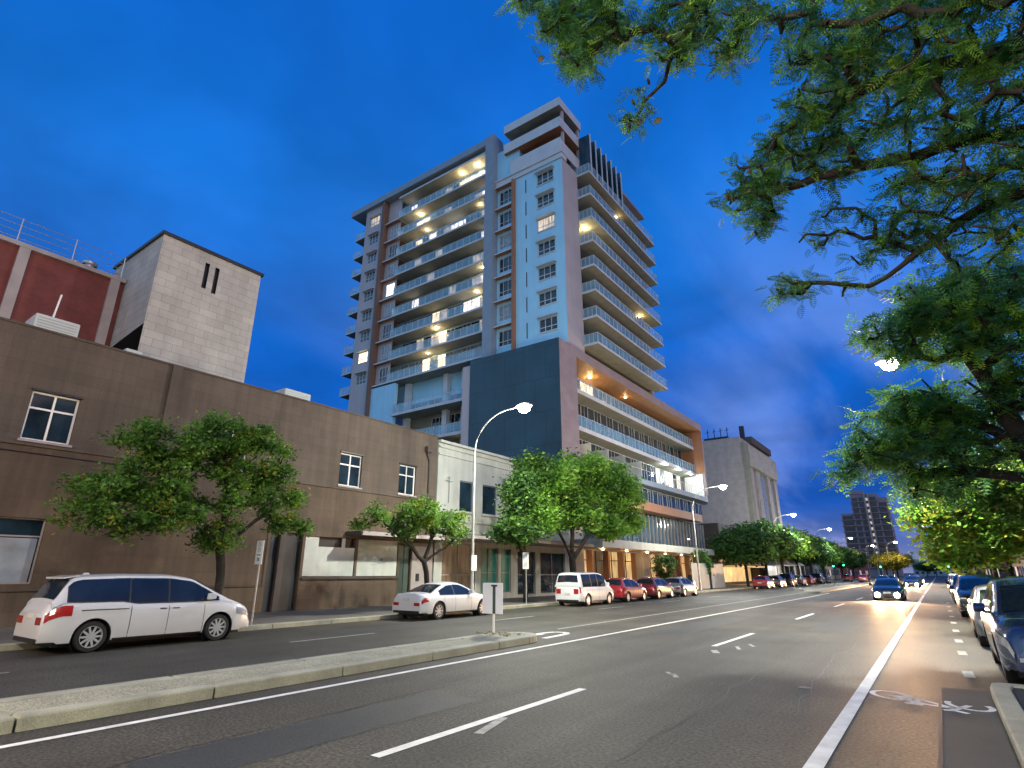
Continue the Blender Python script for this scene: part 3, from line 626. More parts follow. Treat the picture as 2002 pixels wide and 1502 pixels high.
def balcony(fr, u0, u1, n0, n1, z, ends=(True, True), th=.24, rail=1.05, tw=tw, soffit='soffit', bal=.5):
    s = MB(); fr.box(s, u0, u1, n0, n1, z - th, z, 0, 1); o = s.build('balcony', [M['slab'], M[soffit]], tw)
    r = MB(); g = MB(); e = n1 - .06
    fr.box(r, u0 + .03, u1 - .03, e - .025, e + .025, z + rail - .04, z + rail)
    k = u0 + .06
    while k < u1: fr.box(r, k - .018, k + .018, e - .02, e + .02, z, z + rail - .04); k += bal * 2
    g.quad(fr.p(u0 + .06, e, z + .06), fr.p(u1 - .06, e, z + .06), fr.p(u1 - .06, e, z + rail - .06), fr.p(u0 + .06, e, z + rail - .06))
    for on, uu in ((ends[0], u0 + .06), (ends[1], u1 - .06)):
        if not on: continue
        fr.box(r, uu - .025, uu + .025, n0, e - .03, z + rail - .04, z + rail)
        k = n0 + .1
        while k < e: fr.box(r, uu - .018, uu + .018, k - .018, k + .018, z, z + rail - .04); k += bal
        g.quad(fr.p(uu, n0, z + .06), fr.p(uu, e, z + .06), fr.p(uu, e, z + rail - .06), fr.p(uu, n0, z + rail - .06))
    rr = r.build('railing', M['slab'], o); g.build('railing_glass', M['railglass'], o, fixn=False)
    return o
for k in range(9):
    hi = 2.6 if k < 8 else 2.75
    glazing(FW, BX0 + .3, NB, bw_, ZF[k], ZF[k] + hi, k, litb)
    balcony(FSd, BX0, BX1, -1.98, .10, ZF[k], (True, False))
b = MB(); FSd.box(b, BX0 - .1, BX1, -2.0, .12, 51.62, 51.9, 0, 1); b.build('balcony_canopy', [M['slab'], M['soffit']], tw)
def soffit_lamp(parent, x, y, z, e=40, col=(1.0, .72, .38)):
    s = MB(); s.lathe([(-.05, 0), (-.05, .12), (0, .14)], (x, y, z), 'z', 10); s.build('ceiling_light', M['bulb'], parent, smooth=50)
    light(parent, (x, y, z - .25), e, col, .12)
for (x, k, e) in ((-37.2, 3, 70), (-37.8, 6, 50), (-47, 6, 60), (-38, 2, 70), (-38.3, 8, 160), (-41.0, 8, 130), (-48.4, 7, 120), (-44.4, 1, 120), (-45.6, 0, 60)): soffit_lamp(tw, x, SY + 1.0, (ZF[k + 1] - .25) if k < 8 else 51.58, e)
# --- brown reveal column, window column and far stub balconies
b = MB(); FSd.box(b, -54.45, -54.4 + .02, -2, .35, 20, 52.4); FSd.box(b, -54.9, -54.45, -.3, .35, 20, 52.4); b.build('brown_fin', M['brownfin'], tw)
for k in range(9):
    s = MB(); FSd.box(s, -54.38, BX0 - .12, -1.99, .0, ZF[k] - .2, ZF[k] - .02, 0, 1); o = s.build('side_ledge', [M['slab'], M['orange']], tw)
bay2 = [(-53.6, -52.0, ZF[k] + .5, ZF[k] + 2.3) for k in range(-0, 9)]
for k, (a, c, z0, z1) in enumerate(bay2):
    if k == 8: continue
    window(tw, Fr('y', SY + .55), a, c, z0, z1, cols=(.35, .7), rows=(.3,), inset=-.06, fw=.06, glass='litwhite' if k == 4 else ('curtain' if k % 2 else 'glass'), frame='slab')
b = MB(); wall_holes(b, Fr('y', SY + .55), -54.4, BX0 - .1, 20, 52.4, [], 0.1); b.build('bay_wall', M['pinkwall'], tw, fixn=False)
lw_ = [(-57.6, -55.7, ZF[k] + .65, ZF[k] + 2.15) for k in range(9)]
b = MB(); wall_holes(b, FSd, XL, -54.9, 8, 52.4, lw_, .12, 0, 1); b.quad((XL, SY, 8), (XL, SY + 14, 8), (XL, SY + 14, 52.4), (XL, SY, 52.4)); b.build('corner_wall', [M['pinkwall'], M['fin']], tw, fixn=False)
for k, (a, c, z0, z1) in enumerate(lw_):
    o = window(tw, FSd, a, c, z0, z1, cols=(.333, .667), rows=(.35,), inset=.06, fw=.07, glass='lit' if k == 1 else ('litdim' if k == 8 else 'glass'), frame='slab')
    s = MB(); FSd.box(s, a - .15, c + .15, .003, .4, z1 + .06, z1 + .13); s.build('sun_hood', M['slab'], o)
FL = Fr('y', SY + .3)
for k in range(9):
    o = balcony(FL, -61.3, XL - .01, -8, 0, ZF[k], (True, False), .16)
    s = MB(); s.box(XL - .6, XL - .05, SY + 2, SY + 6, ZF[k] + .01, ZF[k] + 2.7); s.build('blind', M['fin'], o)
b = MB(); b.box(-61.7, -35.2, SY - .5, SY + 12, 52.4, 53.35); b.build('roof', M['fin'], tw)
# --- lower balconies between tower and navy panel
for (z, a, c, th) in ((20.0, -50.0, -36.0, .35), (16.3, -46.0, -36.0, .35), (12.6, -46.0, -36.0, .35)):
    balcony(FSd, a, c, -2.3, .3, z, (True, False), th)
    gl = MB(); 
    glazing(Fr('y', SY + 2.4), a + .3, 8, (c - a - .4) / 8, z, z + 3.0, int(z), {(12, 7): 'lit', (12, 6): 'lit', (16, 7): 'litwhite'})
b = MB(); FSd.box(b, -50, -35.9, -8, -2.4, 8, 24.2); b.build('podium_back_wall', M['soffit'], tw)
b = MB()
for x in (-49.6, -43.2, -40.3): FSd.box(b, x, x + .7, -1.9, -1.3, 12, 24.1)
FSd.box(b, -36.6, -36.25, .0, .25, 12, 20.0); b.build('column', M['slab'], tw)
soffit_lamp(tw, -37.2, SY + 1.2, 15.9, 120); soffit_lamp(tw, -38.4, SY + 1.2, 12.3, 30)
b = MB(); FSd.box(b, -54.9, -50.0, -.5, .0, 8, 24.0); b.build('lower_corner_wall', M['skylit_wall'], tw)

# --- street balconies
OX = -23.75; Y0b, Y1b = 47.9, 66.9
FG = Fr('x', PX - 1.4)
b = MB(); b.box(PX - 8, PX - 1.42, 48.0, 66.4, 22, 46.2); b.build('street_core', M['pinkwall'], tw)
b = MB(); b.box(PX - 6, PX + .1, 66.0, 66.5, 22, 45.4); b.build('end_wall', M['pinkwall'], tw)
litS = {(4, 0): 'lit', (4, 1): 'lit', (2, 14): 'litdim', (7, 8): 'litdim'}
for k in range(8):
    z = ZF[k] - .25
    if k < 7: glazing(FG, 48.1, 15, 1.19, z, z + 2.75, k, litS)
    else: glazing(FG, 48.1, 15, 1.19, z, z + 3.0, k, litS)
    balcony(FSt, Y0b, Y1b, -1.3, OX - PX, z, (True, True), .26)
soffit_lamp(tw, PX + .2, 49.3, ZF[5] - .55, 190, (1, .78, .42)); soffit_lamp(tw, PX + .6, 62.5, ZF[3] - .55, 130, (1, .66, .25)); soffit_lamp(tw, PX + .6, 57.5, ZF[7] - .55, 60, (1, .66, .25))
# --- penthouse
cx0, cx1 = -33.2, PX + .3; py0 = SY - .35
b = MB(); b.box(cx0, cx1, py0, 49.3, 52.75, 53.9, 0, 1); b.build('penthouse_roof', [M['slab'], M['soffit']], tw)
b = MB(); b.box(cx0 + 2, cx1 - 1.6, SY + 1.8, 49.1, 46.4, 52.7); b.build('penthouse_wall', M['dark'], tw)
b = MB(); b.box(cx0, cx1, py0, 49.2, 49.75, 49.92, 0, 1); b.box(cx0, cx1, py0, py0 + .12, 49.92, 51.1); b.box(cx1 - .12, cx1, py0 + .12, 49.2, 49.92, 51.1); b.build('penthouse_balcony', [M['slab'], M['orange']], tw)
b = MB(); b.box(cx0 + .9, cx1 - .05, py0 + .1, py0 + .2, 46.42, 48.3); b.box(cx1 - .15, cx1 - .05, py0 + .2, 49.2, 46.42, 48.0); b.build('penthouse_parapet', M['slab'], tw)
b = MB()
for (x, y) in ((cx1 - .45, py0 + .9), (cx1 - .45, 48.8)): b.box(x, x + .3, y, y + .3, 46.4, 52.75)
b.build('penthouse_column', M['pinkwall'], tw)
o = window(tw, Fr('y', SY + 1.75), cx0 + 2.3, cx1 - 1.9, 50.0, 52.5, cols=(.2, .4, .6, .8), inset=-.06, fw=.08, glass='glass', frame='fin')
# vertical blades along the top terrace
for k in range(7):
    y = 48.55 + k * 1.38
    b = MB(); b.box(OX - 1.5, OX - .08, y, y + .10, ZF[7] + .25, 50.95); b.box(OX - .08, OX + .02, y - .03, y + .13, ZF[7] - .2, 50.95, 1); b.build('roof_blade', [M['navy'], M['slab']], tw)
b = MB(); b.box(PX - 5, PX - .6, 49.3, 66.3, 46.2, 49.6); b.build('top_floor_wall', M['fin'], tw)
b = MB(); b.box(PX - 6, OX - .9, 58.4, 66.4, 49.6, 49.95); b.box(PX - 6, OX - 1.2, 49.3, 58.4, 49.6, 49.9); b.build('top_floor_roof', M['mauve'], tw)
glazing(Fr('x', PX - .58), 58.6, 6, 1.25, 46.0, 49.3, 77, {})
b = MB(); b.box(-50, -34, 47, 62, 52, 54.2); b.build('lift_overrun', M['fin'], tw)

# --- podium
PFX = -25.0; FP = Fr('x', PFX); PY0, PY1 = 42.2, 83.2
b = MB(); b.quad((PFX - .02, PY0 - .03, 8), (-35.9, PY0 - .03, 8), (-35.9, PY0 - .03, 22.96), (PFX - .02, PY0 - .03, 22.96)); b.quad((-35.9, PY0, 8), (-35.9, SY + 3, 8), (-35.9, SY + 3, 22.95), (-35.9, PY0, 22.95)); b.build('navy_side_panel', M['navy'], tw, fixn=False)
b = MB(); FP.box(b, PY0, 45.4, -3, 0, .14, 22.95); FP.box(b, 45.4, PY1, -3.2, 0, 21.95, 22.95, 0, 1); b.build('podium_frame', [M['mauve'], M['timber']], tw)
b = MB(); FP.box(b, PY1 - .35, PY1, -3.2, 0, 12.3, 21.93); b.build('podium_end_post', M['mauve'], tw)
b = MB(); FP.box(b, PY1 - .40, PY1 - .355, -3.1, -.05, 15.6, 21.9); b.build('podium_reveal', M['orange'], tw)
b = MB(); FP.box(b, 45.402, 45.45, -3.1, -.05, 9, 21.9); b.build('podium_reveal', M['orange'], tw)
b = MB(); b.box(PFX - 12, PFX - 3.25, PY0 + .1, PY1 + 3, .14, 22.5); b.build('podium_core', M['pinkwall'], tw)
FPG = Fr('x', PFX - 3.2)
litP = {(19, 4): 'lit', (19, 5): 'lit', (15, 0): 'litwhite', (11, 0): 'litwhite', (11, 19): 'litdim', (11, 18): 'curtain', (11, 20): 'litwhite', (11, 17): 'litdim', (11, 22): 'litdim'}
for (z, n1, zz) in ((19.6, -1.3, 19), (15.7, -1.3, 15)):
    glazing(FPG, 45.5, 24, 1.54, z, z + (2.3 if z > 19 else 3.5), zz, litP)
    balcony(FP, 45.42, PY1 - .42, -3.19, n1, z, (False, False), .45, 1.15)
glazing(FPG, 45.5, 24, 1.54, 11.9, 15.2, 11, litP)
# third slab sweeps out to the frame with a curved end
s = MB(); pts = [(PFX - 3.19, 45.45), (PFX - 1.0, 45.45), (PFX - .2, 60)] + [(PFX - .2 + .55 * math.sin(a) - .1, 60 + 22 * a / 1.9) for a in (0.3, .6, .9, 1.2, 1.5, 1.7, 1.9)] + [(PFX - .9, PY1 + 1.6), (PFX - 3.19, PY1 + 1.8)]
s.prism(pts, 'z', 11.3, 11.9); o = s.build('curved_balcony', [M['fin']], tw)
r = MB(); rail = pts[1:-1]
r.tube([(x - .1, y, 13.0) for x, y in rail], .035, 5)
for a, c in zip(rail, rail[1:]):
    n_ = max(1, int(math.hypot(c[0] - a[0], c[1] - a[1]) / .8))
    for i in range(n_): t = i / n_; x, y = a[0] + (c[0] - a[0]) * t - .1, a[1] + (c[1] - a[1]) * t; r.tube([(x, y, 11.9), (x, y, 13.0)], .022, 5)
r.build('railing', M['steel'], o)
for y in (49.5, 53.3, 57.4, 61.8): b = MB(); FP.box(b, y, y + .08, -3.1, -1.0, 11.95, 14.2); b.build('privacy_screen', M['board'], tw)
b = MB(); FP.box(b, PY1, PY1 + .15, -3.0, -.3, 12, 15.5); FP.box(b, 82.7, 82.8, -3.1, -.4, 12.0, 15.5); b.build('lit_end_wall', M['white'], tw)
for y in (70.5, 75.5, 80): 
    s = MB(); s.lathe([(-.06, 0), (-.06, .2), (0, .22)], (PFX - 1.2, y, 15.2), 'z', 12); s.build('ceiling_light', mat('flood', (1, 1, 1), .4, emit=((.95, 1, .95), 45)), tw, smooth=50); light(tw, (PFX - 1.2, y, 14.85), 260, (.95, 1.0, .92), .15)
soffit_lamp(tw, PFX - 1.8, 51.5, 21.9, 130, (1, .6, .2)); soffit_lamp(tw, PFX - 2, 47, 19.1, 60, (1, .65, .3)); soffit_lamp(tw, PFX - 2, 47, 15.2, 50, (1, .7, .4)); soffit_lamp(tw, PFX - 1.8, 60.5, 21.9, 40, (1, .55, .2))
glazing(Fr('x', PFX - 1.2), 45.6, 25, 1.5, 9.3, 11.2, 9, {})
b = MB(); FP.box(b, 45.4, 78.5, -1.15, .25, 8.3, 9.25, 0, 1); b.build('terracotta_fascia', [M['orange'], M['timber']], tw)
b = MB(); FP.box(b, 45.4, PY1, -1.6, -1.3, 4.7, 8.3); b.build('fin_screen_glass', M['glass2'], tw)
b = MB(); y = 46.0
while y < PY1: FP.box(b, y, y + .09, -1.29, -1.12, 4.75, 8.28); y += 1.15
b.build('fin_screen', M['greystone'], tw)
b = MB(); FP.box(b, 44.0, 74.5, -.5, 2.6, 3.85, 4.55, 0, 1); b.build('street_canopy', [M['white_render'], M['timber']], tw)
b = MB(); y = 45.6; i = 0
while y < PY1 - 2:
    s = MB(); s.quad((PFX - 1.5, y, .14), (PFX - 1.5, y + 2.9, .14), (PFX - 1.5, y + 2.9, 3.8), (PFX - 1.5, y, 3.8)); o = s.build('lit_shopfront' if i % 3 != 1 else 'dim_shopfront', M['shoplit' if i % 3 != 1 else 'shopdim'], tw)
    s = MB(); s.box(PFX - 1.48, PFX - 1.40, y + 1.4, y + 1.48, .14, 3.8); s.box(PFX - 1.48, PFX - 1.42, y, y + 2.9, 2.9, 2.98); s.box(PFX - 1.48, PFX - 1.42, y, y + 2.9, .9, .96); s.build('shopfront_frame', M['dark'], o)
    s = MB(); s.box(PFX - 1.5, PFX - .9, y - .35, y + .05, .14, 3.8); s.build('shop_pier', M['orange'], tw); y += 3.3; i += 1
b = MB(); b.box(PFX - .9, PFX - .1, 58.3, 60.0, .14, 3.83); b.build('stone_pier', M['greystone'], tw)
for y in (47.5, 52.5, 57.5, 62.5, 67.5, 72): soffit_lamp(tw, PFX + .8, y, 3.8, 70, (1, .66, .30))
soffit_lamp(tw, PFX + 2.2, 66.5, 5.5, 120, (1, .85, .6))

# ================================================================ SHOPS BETWEEN PODIUM AND THE FAR STONE BUILDING
sb = empty('shop_building', (FX, 94, .14), 'low brown shop building with ribbed upper screen and a backlit white sign', 'building')
b = MB(); b.box(FX - 12, FX, 84.2, 104.8, 4.4, 8.6); b.box(FX - 12, FX - 1.2, 84.2, 104.8, .14, 4.4); b.build('wall', M['brown_dark'], sb)
b = MB(); y = 84.6
while y < 104.5: F.box(b, y, y + .14, .003, .35, 4.8, 8.5); y += 1.05
b.build('rib', M['greystone'], sb)
b = MB(); F.box(b, 86.2, 103.6, .36, .7, 2.95, 4.65); b.build('sign_board', M['timber'], sb)
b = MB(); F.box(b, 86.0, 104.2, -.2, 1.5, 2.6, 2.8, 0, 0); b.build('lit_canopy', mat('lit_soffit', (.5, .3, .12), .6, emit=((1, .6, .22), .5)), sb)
b = MB(); F.box(b, 85.5, 104, -1.19, -1.15, .5, 2.6); b.build('lit_shopfront', M['shoplit'], sb)
b = MB(); F.box(b, 79.6, 85.6, .8, .95, 3.15, 4.4); b.build('dark_sign_board', M['dark'], sb)
fc = bpy.data.curves.new('sign_lettering', 'FONT'); fc.body = 'Korker'; fc.size = 2.3; fc.extrude = .06; fc.align_x = 'CENTER'
fo = bpy.data.objects.new('sign_lettering', fc); COL.objects.link(fo); fo.data.materials.append(mat('sign_glow', (1, .95, .85), .5, emit=((1, .9, .75), 2.4)))
bpy.context.view_layer.update()
me_ = bpy.data.meshes.new_from_object(fo.evaluated_get(bpy.context.evaluated_depsgraph_get())); fm_ = fo.data.materials[0]; bpy.data.objects.remove(fo)
fo = bpy.data.objects.new('sign_lettering', me_); COL.objects.link(fo)
if not me_.materials: me_.materials.append(fm_)
fo.parent = sb; fo.location = Vector((FX + .78, 94.2, 3.1)) - wloc(sb); fo.rotation_euler = (math.pi / 2, 0, math.pi / 2)
light(sb, (FX + 1.0, 92, 2.4), 260, (1, .6, .25), .4); light(sb, (FX + 1.0, 100, 2.4), 200, (1, .6, .25), .4)

cb = empty('clad_building', (FX, 116, .14), 'stone and concrete clad office block beyond the podium with an overhanging top floor', 'building')
b = MB(); b.box(FX - 20, FX - .4, 105, 130, 8, 25.3); b.build('side_wall', M['greystone'], cb)
b = MB(); b.box(FX - .39, FX + .3, 105.2, 107.4, 8, 24.2); b.build('corner_pier', M['soffit'], cb)
b = MB(); b.box(FX - 1, FX + .55, 107.5, 129.5, 20.2, 24.2); b.build('overhang', M['stone'], cb)
b = MB(); F.box(b, 107.5, 129, -.38, -.3, 8.6, 20.1); b.build('pane', M['curtain'], cb)
for y in (107.6, 112.5, 121, 127): b = MB(); F.box(b, y, y + 2.6, -.39, .1, 8.4, 20.15); b.build('pier', M['greystone'], cb)
b = MB(); b.box(FX - 8, FX + .2, 112, 128, 25.3, 26.6); b.build('roof', M['brown_dark'], cb)
for x in (-31, -29.8, -28.6, -27.4): b = MB(); b.tube([(x, 107, 25.9), (x, 107, 27.8)], .08, 5); b.tube([(x - .4, 107, 27.2), (x + .4, 107, 27.4)], .05, 5); b.build('aerial', M['dark'], cb)
b = MB(); b.box(-31.5, -27.2, 106, 108, 25.31, 25.9); b.build('aerial_base', M['dark'], cb)
b = MB(); b.box(FX - 2, FX - 1.2, 112.5, 113.2, 26.6, 29); b.build('chimney', M['dark'], cb)
b = MB(); b.box(FX - 14, FX, 105.05, 130, .14, 8.0); b.build('lower_wall', M['brown_dark'], cb)

def simple_block(name, x0, x1, y0, y1, z1, matn, label, fr_side='x', xface=None, nfl=None, group=None):
    r = empty(name, ((x0 + x1) / 2, (y0 + y1) / 2, .1), label, 'building', group)
    s = MB(); s.box(x0, x1, y0, y1, .1, z1); s.build('wall', M[matn], r)
    nfl = nfl or max(1, int(z1 / 3.4)); nw = 0
    rr = random.Random(int(y0 * 7 + x0))
    face = x1 if x1 < 0 else x0; sg = 1 if x1 < 0 else -1
    for k in range(nfl):
        z = 1.1 + k * (z1 - .8) / nfl; y = y0 + 1
        while y < y1 - 2:
            if nw < 90:
                t = MB(); t.box(face, face + sg * .06, y, y + 1.5, z, z + 1.5); t.build('window', M['litdim' if rr.random() < .16 else 'glass'], r); nw += 1
            y += 2.9
        x = x0 + 1
        while x < x1 - 2 and y0 > 60 and nw < 98: t = MB(); t.box(x, x + 1.4, y0 - .06, y0, z, z + 1.4); t.build('window', M['glass'], r); x += 2.8; nw += 1
    s = MB(); s.box(x0 - .15, x1 + .15, y0 - .15, y1 + .15, z1, z1 + .3); s.build('cornice', M['greystone'], r)
    return r
simple_block('terrace_building', -40, FX, 131, 158, 9, 'brown', 'brown block of two floors just beyond the clad office block')
simple_block('terrace_building', -40, FX, 160, 205, 7.5, 'white_render', 'pale low shop row further along the left side of the street')
simple_block('terrace_building', -44, FX, 222, 300, 10, 'redbrick', 'dark reddish block at the far end of the left side')
simple_block('office_building', 9, 24, 14, 58, 15.5, 'brown', 'unseen brown building behind the right street trees, raised for dark reflections')  # out of view; height raised so the facing windows reflect it dark
simple_block('office_building', 9, 24, -45, 12, 14.0, 'brown', 'unseen brown block added behind the viewer to darken reflections and low light')  # added unseen block: darkens window reflections and stops low pink sky light
simple_block('office_building', 9, 26, 62, 120, 12, 'greystone', 'grey building further back on the right behind the trees')
simple_block('office_building', 9, 26, 126, 240, 10, 'redbrick', 'reddish building at the far end of the right side')
simple_block('low_building', -12, 40, 420, 450, 9, 'fin', 'long low dark building closing the street on the horizon')
# far tower
ft = empty('distant_tower', (-22, 350, .1), 'slim dark residential tower with stepped top in the distance', 'building')
TY = 350.0
def ux(px, py): return onY(px, py, TY).x
def uz(px, py): return onY(px, py, TY).z
xa, xb, xc, xd = -36.5, -31.0, -19.0, -15.0
zt1, zt2 = 43.0, 31.5
b = MB(); b.box(xb, xc, TY, TY + 22, .1, 41.2); b.box(xa, xb, TY + .5, TY + 20, .1, zt2); b.box(xb, xb + 6.2, TY - .3, TY + 18, 41.2, zt1); b.box(xc, xd, TY + 1.0, TY + 20, .1, 39); b.build('wall', M['far'], ft)
def bx(nm, mt, *a): q = MB(); q.box(*a); return q.build(nm, M[mt], ft)
z = 4
while z < 40:
    bx('balcony', 'far', xb, xc + .02, TY - 1.0, TY - .02, z, z + .35)
    if z < 30: bx('balcony', 'far', xa - .6, xb - .1, TY - .5, TY + .4, z, z + .35)
    if z < 37: bx('balcony', 'far', xc + .1, xd + .8, TY - .2, TY + .9, z, z + .35)
    for (u0, u1) in ((xb + .6, xb + 3), (xb + 3.8, xb + 5.6), (xb + 8.6, xb + 11.4)): bx('window', 'fardark', u0, u1, TY - .1, TY - .01, z + .5, z + 2.4)
    if z < 29: bx('window', 'fardark', xa + .5, xb - .4, TY + .38, TY + .48, z + .5, z + 2.4)
    if z < 36: bx('window', 'fardark', xc + .4, xd - .4, TY + .85, TY + .98, z + .5, z + 2.4)
    z += 3.0
bx('vertical_blade', 'greystone', xb + 6.3, xb + 6.9, TY - 1.6, TY, .1, 41); bx('vertical_blade', 'greystone', xb + 7.9, xb + 8.5, TY - 1.6, TY, .1, 41)
for k in range(12): bx('lit_window', 'litdim', xb + 7.0, xb + 7.8, TY - .3, TY - .02, 4.6 + k * 3, 6.0 + k * 3)

# construction hoarding and small pale marquee on the far footpath
hd = empty('hoarding', (-20.6, 62, .14), 'blue-grey construction hoarding panels on the far footpath', 'hoarding')
for (y0, y1, x) in ((59.2, 62.0, -20.3), (62.05, 64.8, -20.3), (64.9, 69.5, -20.1)):
    s = MB(); s.box(x - .06, x, y0, y1, .2, 2.75); s.build('panel', M['hoard'], hd)
    s = MB(); s.box(x - .5, x - .06, y0 + .1, y0 + .2, .14, 1.6); s.build('post', M['dark'], hd)
mq = empty('marquee', (-21.5, 112, .14), 'white peaked fabric marquee among the far street trees', 'marquee')
s = MB()
for (y0, y1) in ((106, 110.5), (111, 115.5), (116, 120)):
    yc = (y0 + y1) / 2
    for a_, c_ in (((-23.5, y0), (-19.9, y0)), ((-19.9, y0), (-19.9, y1)), ((-19.9, y1), (-23.5, y1)), ((-23.5, y1), (-23.5, y0))): s.poly([(*a_, 3.0), (*c_, 3.0), (-21.7, yc, 4.9)])
s.build('roof', M['white'], mq, fixn=False)
s = MB()
for y in (106.1, 110.4, 111.1, 115.4, 116.1, 119.9):
    for x in (-23.4, -20.0): s.tube([(x, y, .14), (x, y, 3.0)], .05, 6)
s.build('pole', M['white'], mq)
s = MB(); s.box(-23.4, -23.36, 106, 120, .2, 2.9); s.build('back_curtain', M['white'], mq)
light(mq, (-21.5, 113, 2.7), 180, (1, .95, .9), .3); light(mq, (-21.5, 108, 2.7), 120, (1, .95, .9), .3)

# ================================================================ STREET LAMPS
def street_lamp(x, y, side, label, power=2600, col=(1.0, .95, .80), h=10.1, reach=3.3, arm0=8.0, group='street lamps with curved arms'):
    r = empty('street_lamp', (x, y, .14), label, 'street lamp', group)
    s = MB(); s.tube([(x, y, .14), (x, y, 1.5), (x, y, arm0)], [.11, .085, .06], 10); s.build('pole', M['steel'], r, smooth=40)
    pts = []
    for k in range(9):
        t = k / 8; a = t * math.pi / 2 * .93
        pts.append((x + side * (reach - .5) * (1 - math.cos(a)) , y, arm0 + (h - arm0) * math.sin(a) * 1.0))
    pts = [(x, y, arm0 - .02)] + pts[1:]; pts.append((x + side * reach, y, h + .02))
    s = MB(); s.tube(pts, .042, 8); s.build('arm', M['steel'], r, smooth=60)
    hx = x + side * (reach + .35)
    s = MB(); s.prism([(hx - .48, h - .02), (hx - .40, h + .10), (hx + .1, h + .15), (hx + .42, h + .08), (hx + .46, h - .02)], 'y', y - .17, y + .17); hd_ = s.build('lamp_head', M['greystone'], r, bevel=.02)
    s = MB(); s.lathe([(0, .34), (-.10, .33), (-.22, .27), (-.31, .15), (-.34, 0)], (hx, y, h - .022), 'z', 20); s.build('lens', M['lamp'], hd_, smooth=80)
    light(r, (hx, y, h - .42), power, col, .2, 'SPOT', 165, (0, 0, -1), 'street_light')
    light(r, (hx, y, h - .62), power * .85, col, .25, 'POINT', name='street_light')
    return r
LP = 4300
lampA = street_lamp(-19.35, 23.3, 1, 'tall curved street lamp in front of the pale two storey building', LP, reach=2.95)
s = MB(); s.box(-19.27, -19.23, 23.1, 23.5, 1.9, 2.65); s.build('sign_plate', M['white'], lampA)
street_lamp(-19.35, 58.5, 1, 'street lamp before the podium, second along the left side', LP, reach=2.95)
street_lamp(-19.35, 94.0, 1, 'street lamp among the trees, third along the left side', LP, reach=2.95)
street_lamp(-19.35, 130.0, 1, 'small distant street lamp, fourth along the left side', LP * .8, reach=2.95)
street_lamp(3.4, 26.8, -1, 'lit street lamp in the tree crown on the right', LP * 1.6, reach=3.1)
street_lamp(3.4, 88.0, -1, 'distant street lamp under the right trees, the nearer of two', LP * .8, reach=3.4)
street_lamp(3.4, 128.0, -1, 'farthest street lamp on the right side', LP * .8, reach=3.8)
street_lamp(3.4, -7.0, -1, 'unseen street lamp behind the viewer on the right footpath, lighting the near trees', LP * 1.6, (1.0, .88, .66), reach=3.1)  # unseen lamp, its power raised to light the near trees
street_lamp(-19.35, -12.0, 1, 'unseen street lamp beyond the left frame edge, lighting the wall', LP * 1.5, (1.0, .66, .38), reach=2.95)  # unseen lamp, warmed and strengthened to light the left wall
# warm lamps near the crossing
for i, (x, y, h) in enumerate(((-19.2, 175, 10.5), (-9.9, 182, 9.5), (-17.5, 215, 10))):
    street_lamp(x, y, 1, ['warm orange lamp glowing over the crossing, leftmost', 'warm orange lamp glowing on the median at the crossing', 'warm orange lamp beyond the crossing'][i], 1800, (1, .62, .28), h, 1.8, h - 1.8, 'warm lamps at the crossing')
# traffic signals
def signal(x, y, h, label, green=True):
    r = empty('traffic_signal', (x, y, .1), label, 'traffic light', 'traffic signals at the crossing')
    s = MB(); s.tube([(x, y, 0), (x, y, h)], .08, 8); s.build('pole', M['dark'], r)
    s = MB(); s.box(x - .2, x + .2, y - .35, y - .12, h - 1.2, h); s.build('housing', M['dark'], r)
    for k in range(3):
        on = (k == 0 and green) or (k == 2 and not green)
        s = MB(); s.lathe([(-.02, 0), (-.02, .13), (.03, .13)], (x, y - .36, h - 1.0 + k * .4), 'y', 12); s.build('signal_lens', M['sgreen' if k == 0 else 'sred'] if on else M['dark'], r)
    if green: light(r, (x, y - .8, h - 1.0), 60, (.1, 1, .6), .1)
signal(-19.0, 150, 4.2, 'green traffic signal at the left kerb of the crossing')
signal(-10, 150, 4.0, 'green traffic signal on the median of the crossing')
signal(-19.0, 168, 4.6, 'green traffic signal on the far left corner')
signal(1.8, 150, 4.0, 'green traffic signal at the right kerb of the crossing')
signal(3.0, 62, 3.6, 'green signal in the shade of the right trees')

# ================================================================ SIGNS
g = empty('parking_sign', (-18.95, 11.35, .15), 'narrow white parking sign on a thin grey post in front of the white minivan', 'street sign')
s = MB(); s.tube([(-18.95, 11.35, .15), (-18.95, 11.35, 2.1)], .03, 8); s.build('post', M['steel'], g)
s = MB(); 
FSg = Fr('y', 11.30)
FSg.box(s, -19.16, -18.74, 0, .02, 2.08, 2.86); o = s.build('sign_plate', M['white'], g)
s = MB()
def ringp(mb, fr, cu, cz, r, wd, n=20, nn=.024):
    for k in range(n):
        a, c = 2 * math.pi * k / n, 2 * math.pi * (k + 1) / n
        mb.quad(*[fr.p(cu + q * math.cos(t), nn, cz + q * math.sin(t)) for q, t in ((r, a), (r, c), (r - wd, c), (r - wd, a))])
for cz in (2.74, 2.55):
    ringp(s, FSg, -18.95, cz, .085, .022)
    s.quad(FSg.p(-19.02, .024, cz + .06), FSg.p(-19.00, .024, cz + .075), FSg.p(-18.88, .024, cz - .06), FSg.p(-18.90, .024, cz - .075))
FSg.box(s, -19.08, -18.82, .021, .024, 2.36, 2.41); FSg.box(s, -19.02, -18.88, .021, .024, 2.18, 2.30)
s.build('sign_marks', M['fin'], o)
g = empty('median_sign', (-10.62, 13.8, .15), 'pale rectangular sign with a dark vertical bar on the end of the median', 'street sign')
s = MB(); s.tube([(-10.62, 13.8, .12), (-10.62, 13.8, 1.4)], .035, 8); s.build('post', M['white'], g)
FM = Fr('y', 13.74)
